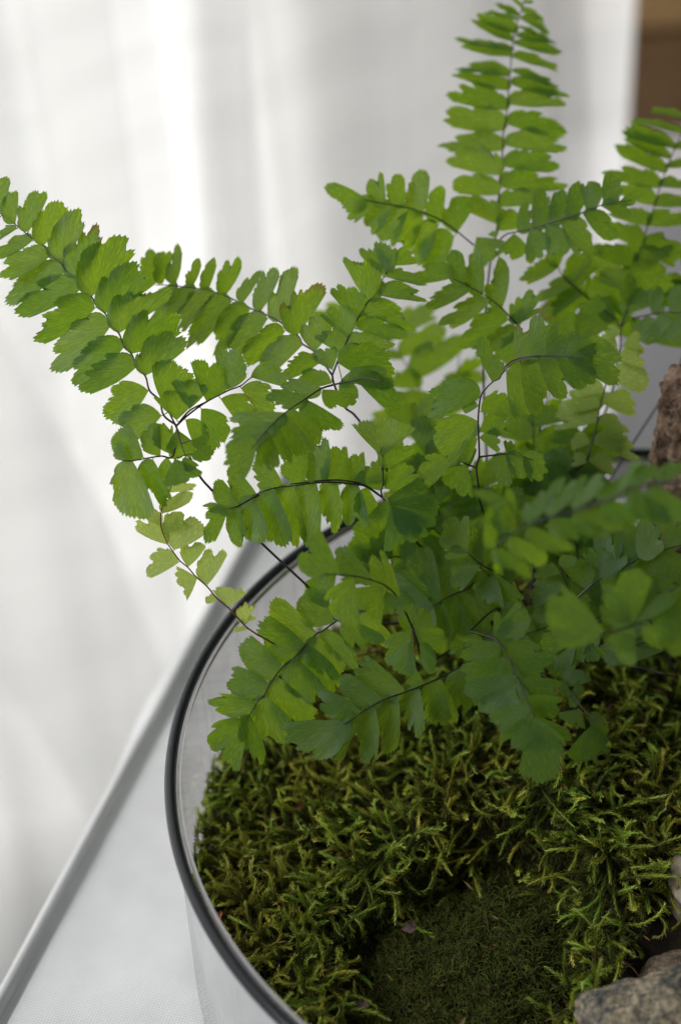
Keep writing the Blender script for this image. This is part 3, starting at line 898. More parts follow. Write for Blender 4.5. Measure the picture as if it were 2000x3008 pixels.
 ],"""
-79.38,70.87,178.42 -77.69,76.77,185.9 -0.98,0.19,0.07 0.61 0.4 1
-83.45,75.27,180.85 -80.11,82.81,191.41 -0.93,-0.1,0.36 0.50 0.0 1
-87.51,78.85,182.65 -85.29,86.87,193.75 -0.86,0.48,-0.18 0.40 0.0 1
-92.25,82.13,184.01 -88.65,87.89,192.97 -0.87,0.49,0.03 0.40 0.0 0
-96.51,85.01,185.12 -93.65,90.27,191.25 -0.89,0.46,0.02 0.40 0.0 0
-100.99,87.48,185.81 -97.95,92.78,193.61 -0.93,0,0.36 0.42 0.0 0
-105.35,89.79,186.36 -104.44,93.61,193.07 -0.99,0.08,0.09 0.40 0.0 0
-109.26,91.53,186.52 -107.86,96.13,191.55 -0.98,0.09,0.19 0.40 0.0 0
-113.39,93.46,186.82 -113.12,98.94,194.19 -0.93,0.3,-0.19 0.40 0.0 0
-116.98,94.3,186.08 -115.82,99.13,193.28 -0.93,-0.23,0.3 0.42 0.0 0
-118.88,94.7,185.73 -120.19,100.46,192.82 -0.96,-0.28,0.05 0.51 0.0 0
-78.82,68.2,176.46 -87.64,66.71,176.3 -0.09,0.42,0.9 0.48 0.0 0
-82.58,72.81,179.05 -94.84,70.96,174.67 -0.34,0.66,0.67 0.43 0.0 1
-86.62,76.66,181.03 -97.79,73.71,174.58 -0.53,0.22,0.82 0.43 0.0 1
-90.73,80.14,182.68 -102.75,75.73,176.66 -0.52,0.63,0.58 0.43 0.0 1
-95.09,83.1,183.83 -105.58,76.51,178.04 -0.62,0.41,0.67 0.40 0.0 1
-99.49,86.01,184.95 -111.65,78.91,177.39 -0.63,0.68,0.37 0.40 0.0 1
-103.74,88.51,185.7 -115.28,82.72,180.95 -0.53,0.77,0.35 0.40 0.0 1
-108.26,90.55,185.85 -120.06,86.78,179.71 -0.43,0.84,0.32 0.40 0.0 1
-112.82,92.49,185.94 -121.64,89.47,179.65 -0.46,0.85,0.24 0.40 0.0 0
-75.89,64.05,173.3 -83.71,65.67,174.86 0.28,0.67,0.69 0.51 0.3 0
-75.52,66.27,175.8 -78.1,69.86,180.34 0.91,0.19,0.37 0.75 0.7 0
-73.33,69.53,178.42 -76.69,74.74,183.63 0.9,0.39,0.19 0.64 0.4 0
-71.33,72.71,180.98 -74.93,77.41,187.92 0.92,0.29,0.28 0.60 0.3 0
-68.69,76.39,183.92 -72.69,82.17,191.01 0.9,0.37,0.21 0.56 0.3 1
-65.95,79.63,186.45 -67.74,88.53,196.07 0.97,0.22,-0.02 0.47 0.0 1
-62.08,84.98,190.71 -65.75,90.18,196.56 0.9,0.38,0.22 0.47 0.0 0
-61.23,85.63,191.2 -61.76,90.99,198 0.97,-0.14,0.19 0.47 0.0 0
-71.45,70.95,179.42 -60.26,70.28,180.65 -0.02,0.77,0.64 0.40 0.0 0
-68.84,74.29,182.05 -56.67,74.8,180.9 0.02,0.84,0.54 0.40 0.0 1
-67.01,77.67,184.82 -53.82,77.11,182.71 0.14,0.75,0.65 0.40 0.0 1
-63.76,81.17,187.49 -51.15,80.42,188.5 0.03,0.95,0.31 0.40 0.0 0
-61.11,84.57,190.19 -51.28,83.78,190.45 0.06,0.92,0.39 0.40 0.0 0
-59.25,87.01,192.14 -53.59,88.58,194.58 -0.45,0.37,0.81 0.60 0.6 0
-78.41,52.21,180.12 -88.03,53.29,180.84 -0.13,-0.59,-0.8 0.40 0.0 0
-81.71,47.39,181.21 -92.04,46.58,181.9 0.03,-0.86,-0.51 0.40 0.0 0
-86.82,38.51,182.7 -99.52,36.62,180.93 0.2,-0.85,-0.49 0.40 0.0 1
-89.05,33.95,183.24 -100.46,31.02,180.94 0.3,-0.88,-0.37 0.40 0.0 1
-78.06,52.11,179.56 -71.89,49.56,176.33 -0.56,-0.5,-0.66 0.55 0.3 0
-81.75,46.28,180.8 -76.29,41.4,173.96 -0.83,-0.22,-0.5 0.50 0.0 1
-84.9,41.23,181.87 -79.82,36.49,174.32 -0.87,-0.24,-0.43 0.48 0.0 1
-86.84,38.06,182.55 -82.56,30.99,175.06 -0.92,-0.27,-0.27 0.42 0.0 1
-88.87,34.08,183.14 -87.19,27.66,175.69 -0.98,-0.2,-0.05 0.40 0.0 0
-90.7,29.8,183.51 -90.21,24.48,175.93 -1,0,-0.07 0.45 0.0 0
-93.02,25.13,184.22 -99.73,21.11,177 -0.77,0.22,0.59 0.50 0.0 1
-91.23,29.4,183.81 -99.61,26.21,181.32 0.43,-0.82,-0.38 0.40 0.0 0
-74.08,58.77,182.49 -60.85,58.76,180.45 0.14,0.35,0.92 0.53 0.0 1
-73.93,56.4,178.48 -69.06,57.08,180.45 0.36,-0.63,-0.68 0.51 0.0 0
-71.42,54.86,179.56 -61.09,54.28,180.28 -0.02,0.62,0.78 0.45 0.0 1
-69.88,54,180.39 -59.24,50.96,174.92 0.5,0.24,0.84 0.43 0.0 1
-74.13,56.44,178.24 -71.11,52.62,174.11 0.87,0.43,0.25 0.56 0.0 0
"""),
 (None,0,[
  (0.26,0.12,"-65.02,42.93,153.58 -66.9,43.42,155.28 -69.36,43.83,157.08 -73.21,43.72,158.62 -77.67,43.06,159.63 -83.49,41.69,160.29 -89.29,40.07,160.65 -95.12,37.45,159.85 -98.62,35.59,159.07 -101.28,33.85,158.15"),
  (0.13,0.09,"-94.54,37.71,159.93 -94.63,37.85,160.11 -94.71,37.98,160.29"),
  (0.26,0.12,"-94.34,36.32,161.43 -98.65,33.41,160.82 -101.07,32.11,160.82"),
  (0.13,0.09,"-101.07,32.11,160.82 -101.3,32.07,160.77 -101.53,32.03,160.71"),
  (0.26,0.12,"-65.04,42.99,153.66 -68.75,43.52,156.69 -70.73,43.4,157.59 -75.78,42.63,159.16 -80.65,41.52,160.19 -85.88,39.94,160.79 -90.71,38.55,161.45 -96.1,36.16,161.21"),
  (0.26,0.12,"-65.04,42.99,153.66 -65.34,43.26,155.3 -64.79,43.56,157.31 -64.62,44.35,162.11"),
  (0.13,0.09,"-65.08,43.4,156.25 -64.83,43.35,156.19 -64.59,43.31,156.13"),
  (0.13,0.09,"-64.65,44.22,161.31 -64.52,44.21,161.31 -64.4,44.21,161.3"),
  (0.26,0.12,"-64.98,45.07,158.08 -64.57,45.9,164.16"),
  (0.26,0.12,"-65.04,42.99,153.66 -64.06,39.52,155.72 -63.4,33.83,158.12"),
  (0.36,0.28,"-27.84,61.94,84 -39.55,58.42,108.45 -53.85,54.13,126.9 -63.03,45.39,148.53 -65.04,42.99,153.66"),
 ],"""
-69.35,43.94,157.25 -73.18,48.73,162.03 -0.82,-0.1,-0.56 0.77 0.3 0
-73.21,43.79,158.72 -76.97,48.27,165.08 -0.88,-0.4,-0.24 0.69 0.0 1
-77.86,43.1,159.76 -81.29,49.77,167.34 -0.92,-0.03,-0.39 0.61 0.0 1
-83.48,41.76,160.38 -85.74,46.64,167.07 -0.96,-0.27,-0.13 0.62 0.0 0
-88.51,40.4,160.74 -95.21,42.62,165.53 -0.62,-0.27,-0.74 0.57 0.0 0
-94.71,37.98,160.29 -102.89,40.53,164.16 -0.49,-0.39,-0.78 0.51 0.0 0
-98.61,35.72,159.21 -105.33,38.31,163.09 -0.56,-0.31,-0.77 0.51 0.0 0
-100.76,32.3,160.84 -107.22,32.73,161.76 -0.12,-0.89,-0.45 0.40 0.0 0
-101.53,32.03,160.71 -108.06,28.52,153.77 -0.77,0.29,0.57 0.42 0.0 0
-99.1,33.18,160.83 -99.68,27.83,152.21 -0.98,0.21,-0.06 0.43 0.0 0
-95.74,36.35,161.26 -94.93,28.51,153.01 -0.97,0.12,-0.21 0.47 0.0 1
-90.78,38.54,161.46 -90.98,29.42,151.4 -0.99,0.11,-0.08 0.47 0.0 1
-85.88,39.94,160.79 -88.39,32.16,148.78 -0.98,0.02,0.19 0.46 0.0 1
-80.65,41.52,160.19 -84.26,32.29,149.82 -0.95,0.3,0.06 0.47 0.0 1
-75.67,42.65,159.13 -78.53,35.66,150 -0.97,0.17,0.17 0.46 0.0 1
-70.73,43.36,157.52 -72.08,36.43,149.28 -0.97,0.24,-0.04 0.51 0.0 1
-68.68,43.53,156.68 -68.41,37.92,150.88 -0.97,-0.21,0.16 0.62 0.3 0
-65.33,43.3,155.5 -68.03,46.33,158.55 0.85,0.37,0.38 0.90 0.5 0
-64.78,43.62,157.71 -69.97,45.5,161.02 0.59,0.52,0.63 0.80 0.5 0
-64.59,43.31,156.13 -55.24,45.25,158.69 -0.33,0.52,0.79 0.60 0.3 1
-64.4,44.21,161.3 -58.4,48.71,165.82 -0.71,0.3,0.64 0.51 0.0 0
-64.78,45.85,163.74 -64.06,51.96,171.09 0.99,-0.14,0.02 1.05 0.9 1
-64.06,39.63,155.73 -54.2,39.02,155.93 -0.03,-0.72,-0.7 0.71 0.5 1
-63.83,36.27,157 -52.65,34.28,154.16 -0.29,-0.66,-0.69 0.61 0.4 1
-63.48,33.73,157.98 -59.3,28.51,149.16 0.92,0.14,0.35 0.75 0.7 1
-64.4,40.39,155.01 -66.88,36.08,150.49 0.89,-0.03,-0.46 0.62 0.4 0
-63.4,33.83,158.12 -54.26,28.7,152.78 -0.58,-0.23,-0.78 0.52 0.5 1
"""),
 ('pale young frond with small bright fan leaflets and a red stalk drooping over the dark rim',1,[
  (0.26,0.12,"-96.71,21.88,130.63 -99.36,22.6,132.85 -102.79,24.22,137 -105.68,25.21,139.79 -107.65,26.27,142.45 -110.23,27.2,145.05 -111.91,28.06,147.24 -113.63,28.63,148.87 -115.28,29.62,151.32 -116.36,30.38,153.14 -117.35,31.67,156.08 -117.48,32.71,158.38 -116.99,33.73,160.64 -115.92,34.57,162.61 -114.13,36,165.98"),
  (0.13,0.09,"-103.13,24.34,137.33 -103.02,24.41,137.42 -102.91,24.48,137.51"),
  (0.13,0.09,"-107.83,26.34,142.63 -107.7,26.42,142.74 -107.56,26.5,142.85"),
  (0.13,0.09,"-113.62,28.62,148.86 -113.75,28.54,148.75 -113.89,28.45,148.63"),
  (0.13,0.09,"-115.17,29.56,151.16 -114.99,29.63,151.26 -114.82,29.7,151.35"),
  (0.13,0.09,"-116.17,30.25,152.83 -116.28,30.21,152.78 -116.39,30.17,152.72"),
  (0.13,0.09,"-117.03,31.25,155.13 -116.81,31.3,155.18 -116.59,31.34,155.24"),
  (0.13,0.09,"-117.39,32.01,156.83 -117.54,32.01,156.83 -117.69,32,156.82"),
  (0.13,0.09,"-117.19,33.31,159.7 -116.98,33.29,159.67 -116.76,33.26,159.64"),
  (0.13,0.09,"-99.59,22.71,133.13 -99.21,22.9,133.38 -98.84,23.09,133.62"),
  (0.13,0.09,"-98.81,22.46,132.39 -98.95,22.35,132.25 -99.09,22.25,132.12"),
  (0.36,0.28,"-30.18,67.29,84 -51.65,56.15,96.6 -77.88,42.54,103.21 -89.24,30.53,117.19 -96.71,21.88,130.63"),
 ],"""
-102.91,24.48,137.51 -102.22,27.93,141.12 -0.98,0.01,0.18 1.10 0.9 0
-105.4,25.04,139.39 -108.48,25.35,139.66 0.13,0.67,0.73 0.60 0.5 0
-107.56,26.5,142.85 -105.13,31.98,150.28 -0.95,0.3,0.09 0.50 0.2 0
-109.89,27.09,144.72 -115.01,26.51,143.15 -0.31,0.39,0.87 1.08 0.8 0
-111.84,28.11,147.31 -109.72,32.39,151.91 -0.94,0.29,0.17 0.61 0.5 0
-113.89,28.45,148.63 -121.83,28.17,149 0.02,0.56,0.83 0.62 0.3 0
-114.82,29.7,151.35 -110.2,33.64,157.96 -0.83,0.46,0.3 0.83 0.4 1
-116.39,30.17,152.72 -123.22,33.63,158.06 0.63,0.69,0.36 0.44 0.2 0
-116.59,31.34,155.24 -111.67,34.1,158.86 -0.68,0.44,0.59 0.60 0.4 0
-117.69,32,156.82 -121.17,35.16,160.8 0.79,0.57,0.24 0.51 0.3 0
-116.76,33.26,159.64 -110.11,36.45,162.74 -0.56,0.61,0.56 0.41 0.0 0
-115.25,35.24,164.16 -108.79,37.4,165.56 -0.32,0.41,0.85 0.42 0.0 0
-99.49,22.74,133.15 -98.74,26.42,137.51 -0.95,-0.14,0.28 0.57 0.5 0
-98.84,23.09,133.62 -96.59,24.05,134.69 -0.54,0.58,0.61 0.40 0.3 0
-99.62,22.87,133.45 -100.81,23.76,134.41 0.74,0.43,0.52 0.50 0.5 0
-99.09,22.25,132.12 -102.18,21.89,132.35 -0.08,0.93,0.35 0.40 0.0 0
"""),
 (None,0,[
  (0.26,0.12,"-65.14,36.75,125.43 -73.35,33.67,125.81 -77.66,31.51,125.43 -81.2,29.08,124.48 -82.56,28.42,124.39 -85.13,26.15,123.27 -88.3,23.08,121.65 -91.22,20.91,120.75 -94.37,17.41,118.82 -95.78,15.15,117.43 -97.71,13.29,116.48 -99.29,11.03,115.14 -100.82,9.81,114.61"),
  (0.13,0.09,"-100.5,10.07,114.72 -100.38,9.98,114.61 -100.27,9.89,114.49"),
  (0.13,0.09,"-92.83,19.12,119.76 -92.63,19.02,119.63 -92.44,18.92,119.49"),
  (0.13,0.09,"-85.14,26.14,123.26 -85.05,26.09,123.19 -84.95,26.03,123.11"),
  (0.13,0.09,"-75.33,32.68,125.63 -75.24,32.54,125.44 -75.14,32.4,125.26"),
  (0.13,0.09,"-70.2,34.85,125.66 -70.14,34.66,125.41 -70.07,34.47,125.16"),
  (0.13,0.09,"-77.66,31.51,125.43 -78.72,32.52,126.77 -79.78,33.54,128.11"),
  (0.36,0.28,"-16.02,58.46,84 -34.65,52.65,102.75 -57.41,45.54,115.5 -65.14,36.75,125.43"),
 ],"""
-78.44,31.1,125.33 -85.4,35.8,131.46 -0.72,-0.59,-0.36 0.74 0.4 1
-82.55,28.5,124.47 -93.89,32.03,128.78 -0.44,-0.45,-0.78 0.53 0.0 1
-85.52,25.96,123.22 -98.04,27.01,127.45 -0.31,-0.51,-0.8 0.57 0.0 1
-91.2,21.14,120.95 -102.07,24.34,124.91 -0.42,-0.58,-0.7 0.52 0.0 1
-94.48,17.4,118.83 -104.69,17.85,120.77 -0.17,-0.61,-0.78 0.55 0.0 1
-97.79,13.34,116.55 -109.84,12.91,117.69 -0.06,-0.57,-0.82 0.42 0.0 1
-100.27,9.89,114.49 -108.63,4.55,106.17 -0.76,0.27,0.59 0.63 0.4 1
-99.49,10.86,115.06 -98.12,3.38,105.33 -0.86,-0.45,0.22 0.40 0.0 1
-95.78,15.06,117.36 -92.04,7.99,106.88 -0.95,-0.07,-0.29 0.57 0.0 1
-92.44,18.92,119.49 -86.05,11.4,109.13 -0.88,-0.42,-0.23 0.44 0.0 1
-88.23,23.03,121.59 -81.69,14.82,111.51 -0.88,-0.42,-0.22 0.46 0.0 1
-84.95,26.03,123.11 -78.26,18.85,113.56 -0.86,-0.42,-0.29 0.46 0.0 1
-83.15,27.9,124.13 -77,21.02,115.69 -0.84,-0.51,-0.2 0.51 0.0 1
-79.84,29.82,124.66 -73.22,23.62,116.73 -0.82,-0.2,-0.53 0.41 0.0 1
-75.14,32.4,125.26 -68.6,27.25,118.97 -0.75,-0.58,-0.31 0.52 0.0 1
-70.07,34.47,125.16 -65.84,28.77,117.31 -0.9,-0.4,-0.19 0.51 0.0 1
-79.78,33.54,128.11 -81.78,38.94,134.93 -0.96,-0.26,-0.08 0.71 0.5 1
-72.96,33.88,125.86 -78.43,36.68,130.31 -0.68,-0.54,-0.49 0.60 0.4 0
"""),
 (None,0,[
  (0.26,0.12,"-43.32,27.95,113.76 -46.91,26.17,113.58 -52.27,23.2,113.02 -57.6,20.12,112.36 -61.95,18.19,112.44"),
  (0.13,0.09,"-57.72,20.07,112.36 -57.76,20.14,112.47 -57.8,20.22,112.57"),
  (0.26,0.12,"-52.58,21.18,114.75 -57.27,18.31,114.88 -61.96,15.69,115.3 -67.77,12.48,115.87 -72.79,8.94,115.72 -74.72,7.25,115.41 -77.39,5.36,115.36"),
  (0.13,0.09,"-61.94,15.71,115.29 -62.03,15.88,115.52 -62.12,16.05,115.75"),
  (0.13,0.09,"-67.58,12.58,115.85 -67.66,12.73,116.05 -67.73,12.89,116.25"),
  (0.13,0.09,"-72.65,9.03,115.72 -72.71,9.1,115.81 -72.77,9.17,115.9"),
  (0.13,0.09,"-58.62,17.55,115 -58.55,17.41,114.81 -58.48,17.27,114.63"),
  (0.13,0.09,"-53.64,20.53,114.78 -53.58,20.45,114.66 -53.52,20.36,114.54"),
  (0.13,0.09,"-56.95,18.5,114.87 -57,18.57,114.97 -57.05,18.65,115.06"),
  (0.13,0.09,"-74.54,7.41,115.44 -74.62,7.48,115.54 -74.71,7.55,115.63"),
  (0.36,0.28,"-33.06,57.34,84 -33.83,51.21,99.04 -34.78,43.71,108.09 -43.32,27.95,113.76"),
 ],"""
-53.16,22.66,112.89 -52.2,15.38,103.51 -0.99,-0.11,-0.01 0.50 0.0 1
-46.83,26.04,113.41 -48.59,20.14,103.15 -0.93,0.36,-0.05 0.52 0.3 1
-57.8,20.22,112.57 -60.54,22.52,116.17 -0.8,-0.54,-0.27 0.52 0.0 0
-62.12,16.05,115.75 -74.71,20.39,120.3 -0.45,-0.56,-0.7 0.46 0.0 1
-67.73,12.89,116.25 -77.78,14.6,119.45 -0.31,-0.74,-0.59 0.49 0.0 1
-72.77,9.17,115.9 -83.16,10.92,118.64 -0.3,-0.46,-0.84 0.47 0.0 1
-76.06,6.3,115.38 -91.81,3.96,111.11 0.27,-0.76,-0.59 0.45 0.0 1
-75.12,6.79,115.26 -80.61,0.9,107.2 -0.87,0.4,0.3 0.40 0.0 1
-69.7,11.23,115.9 -72.44,3.25,103.91 -0.92,0.39,-0.05 0.40 0.0 1
-63.72,14.58,115.33 -68.44,7.2,104 -0.9,0.43,0.09 0.41 0.0 1
-58.48,17.27,114.63 -61.34,9.51,106.67 -0.94,0.33,0.02 0.47 0.0 1
-53.52,20.36,114.54 -54.3,13.85,105.15 -1,-0.02,0.09 0.50 0.0 1
-57.05,18.65,115.06 -61.21,19.76,117.07 -0.48,-0.46,-0.75 0.61 0.4 0
-74.71,7.55,115.63 -82.98,4.25,110.63 -0.59,0.5,0.64 0.40 0.0 0
"""),
 (None,0,[
  (0.26,0.12,"-60.03,12.54,138.18 -61.59,12.1,143.4 -62.79,11.74,147.06 -64.69,11.12,150.95 -67.5,9.95,154.39 -71.7,7.73,158.06 -75.86,5.18,161.07 -79.46,2.73,163.38"),
  (0.13,0.09,"-69.41,8.95,156.04 -69.32,9.1,156.24 -69.23,9.25,156.44"),
  (0.13,0.09,"-63.3,11.58,148.09 -63.02,11.69,148.25 -62.75,11.81,148.4"),
  (0.13,0.09,"-73.05,6.91,159.03 -73.08,6.79,158.86 -73.12,6.67,158.7"),
  (0.13,0.09,"-65.38,10.84,151.78 -65.58,10.66,151.55 -65.79,10.49,151.31"),
  (0.13,0.09,"-60.03,12.54,138.18 -60.05,12.35,137.92 -60.07,12.15,137.66"),
  (0.13,0.09,"-60.03,12.54,138.18 -59.99,12.38,137.96 -59.95,12.21,137.74"),
  (0.13,0.09,"-60.3,12.47,139.07 -59.97,12.55,139.17 -59.65,12.62,139.28"),
  (0.13,0.09,"-60.03,12.54,138.18 -60.31,11.46,136.74 -60.59,10.37,135.3"),
  (0.13,0.09,"-60.03,12.54,138.18 -59.32,11.32,136.55 -58.61,10.09,134.92"),
  (0.36,0.28,"-29.98,69.6,84 -41.49,50.24,102.63 -55.55,26.57,115.26 -60.03,12.54,138.18"),
 ],"""
-76.03,5.17,161.32 -84.89,9.17,167.97 -0.65,-0.51,-0.56 0.58 0.5 1
-69.23,9.25,156.44 -77.99,13.32,160.52 -0.55,-0.67,-0.51 0.51 0.3 1
-62.75,11.81,148.4 -69.27,17.55,158.21 -0.81,-0.55,-0.22 0.40 0.0 1
-73.12,6.67,158.7 -77.37,0.75,150.9 -0.89,0.04,0.45 0.60 0.5 1
-66.64,10.27,153.07 -72.09,6.7,147.87 -0.75,0.24,0.62 0.82 0.7 1
-65.79,10.49,151.31 -62.12,6.54,146.59 -0.85,-0.24,-0.46 0.55 0.3 0
-60.07,12.15,137.66 -65.79,6.76,130.55 -0.83,0.43,0.35 0.62 0.5 1
-59.95,12.21,137.74 -52.91,9.55,133.65 0.57,0.47,0.67 0.60 0.5 0
-60.21,12.49,138.95 -60.92,15.3,143.48 -0.98,0.03,-0.17 0.42 0.0 0
-59.65,12.62,139.28 -55.87,13.46,141.35 -0.5,0.52,0.7 0.90 1.0 0
-60.59,10.37,135.3 -61.6,5.44,128.85 -0.72,0.6,-0.35 0.40 0.0 0
-58.61,10.09,134.92 -55.86,5.77,130.28 0.92,0.31,0.26 0.42 0.0 0
-78.61,3.29,162.79 -81.61,2.5,162.2 -0.28,0.95,0.13 0.40 0.0 0
"""),
 (None,0,[
  (0.26,0.12,"-33.18,107.11,180.59 -30.98,113.89,185.4 -29.97,119.91,189.75 -28.96,125.96,194.15 -27.7,132.05,198.59 -27.02,136.95,202.2 -25.63,141.87,205.79 -24.63,147.64,210.06 -23.77,151.78,213.13 -22.83,156.78,216.84 -21.73,160.95,219.94 -19.92,165.17,223.02 -18.41,168.56,225.49 -16.98,171.13,227.33"),
  (0.13,0.09,"-29.58,122.22,191.43 -29.74,122.24,191.45 -29.89,122.25,191.46"),
  (0.13,0.09,"-24.79,146.72,209.37 -24.93,146.73,209.39 -25.08,146.74,209.4"),
  (0.13,0.09,"-24.14,150.01,211.81 -24.31,150.03,211.83 -24.49,150.04,211.86"),
  (0.13,0.09,"-23.24,154.58,215.21 -23.44,154.6,215.23 -23.64,154.61,215.25"),
  (0.13,0.09,"-20.68,163.41,221.73 -20.8,163.44,221.77 -20.93,163.47,221.81"),
  (0.13,0.09,"-30.98,113.91,185.41 -30.82,113.9,185.4 -30.66,113.89,185.38"),
  (0.13,0.09,"-30.05,119.46,189.43 -29.76,119.44,189.4 -29.47,119.42,189.37"),
  (0.13,0.09,"-29.3,123.9,192.65 -28.95,123.87,192.62 -28.6,123.85,192.59"),
  (0.13,0.09,"-28.37,128.8,196.22 -27.92,128.76,196.16 -27.46,128.71,196.11"),
  (0.13,0.09,"-27.48,133.63,199.76 -27.01,133.61,199.72 -26.55,133.58,199.69"),
  (0.13,0.09,"-26.54,138.64,203.43 -26.08,138.58,203.35 -25.62,138.52,203.27"),
  (0.13,0.09,"-25.35,143.48,206.98 -25.02,143.45,206.94 -24.7,143.43,206.91"),
  (0.13,0.09,"-24.54,148.04,210.35 -24.17,148.01,210.31 -23.8,147.97,210.26"),
  (0.13,0.09,"-23.86,151.34,212.8 -23.56,151.31,212.76 -23.26,151.29,212.72"),
  (0.13,0.09,"-23.23,154.65,215.26 -22.97,154.63,215.23 -22.71,154.61,215.2"),
  (0.13,0.09,"-22.61,157.61,217.46 -22.29,157.57,217.41 -21.96,157.53,217.36"),
  (0.13,0.09,"-22.06,159.72,219.02 -21.68,159.67,218.96 -21.3,159.62,218.9"),
  (0.13,0.09,"-21.29,161.98,220.69 -20.95,161.91,220.59 -20.61,161.84,220.5"),
  (0.13,0.09,"-20.41,164.03,222.19 -20.18,163.98,222.12 -19.94,163.93,222.05"),
  (0.13,0.09,"-19.68,165.7,223.4 -19.5,165.66,223.35 -19.31,165.62,223.29"),
  (0.26,0.12,"-37.62,108.94,184.68 -37.95,108.97,184.94 -45.13,109.9,191.16 -52.89,109.55,195.28 -60.64,108.38,198.08 -65.04,107.71,199.67"),
  (0.13,0.09,"-41.62,109.45,188.11 -41.73,109.37,188.01 -41.85,109.29,187.9"),
  (0.13,0.09,"-53.94,109.39,195.66 -53.98,109.3,195.54 -54.02,109.2,195.41"),
  (0.13,0.09,"-49.94,109.68,193.71 -50.05,109.54,193.53 -50.16,109.4,193.34"),
  (0.13,0.09,"-45.79,109.87,191.51 -46.05,109.53,191.05 -46.31,109.19,190.6"),
  (0.13,0.09,"-41.54,109.44,188.04 -42,109.12,187.62 -42.45,108.8,187.2"),
  (0.26,0.12,"-31.65,107.11,185.58 -29.19,107.26,187.88 -26.59,106.65,188.81 -20.57,105.21,190.98 -15.45,104.19,193.21 -11.22,103.27,194.93 -5.75,102.29,197.57 -2.03,101.29,198.85 1.24,100.09,199.53"),
  (0.13,0.09,"-27.31,106.82,188.56 -27.28,106.74,188.45 -27.26,106.66,188.34"),
  (0.13,0.09,"-23.7,105.96,189.85 -23.65,105.8,189.64 -23.6,105.64,189.43"),
  (0.13,0.09,"-19.85,105.07,191.3 -19.76,104.86,191.02 -19.66,104.65,190.74"),
  (0.13,0.09,"-15.94,104.29,192.99 -15.88,104.14,192.79 -15.81,103.99,192.6"),
  (0.13,0.09,"-10.41,103.12,195.32 -10.35,103.03,195.19 -10.3,102.93,195.06"),
  (0.13,0.09,"-5.82,102.3,197.54 -5.75,102.18,197.38 -5.68,102.05,197.21"),
  (0.13,0.09,"-31.65,107.11,185.58 -34.17,107.67,186.31 -36.7,108.22,187.05"),
  (0.13,0.09,"-31.1,107.15,186.09 -31.46,107.41,186.45 -31.82,107.68,186.8"),
  (0.36,0.28,"-36.1,60.94,84 -36.13,75.48,121.94 -36.16,93.25,153.88 -34.47,102.59,172.94 -33.18,107.11,180.59"),
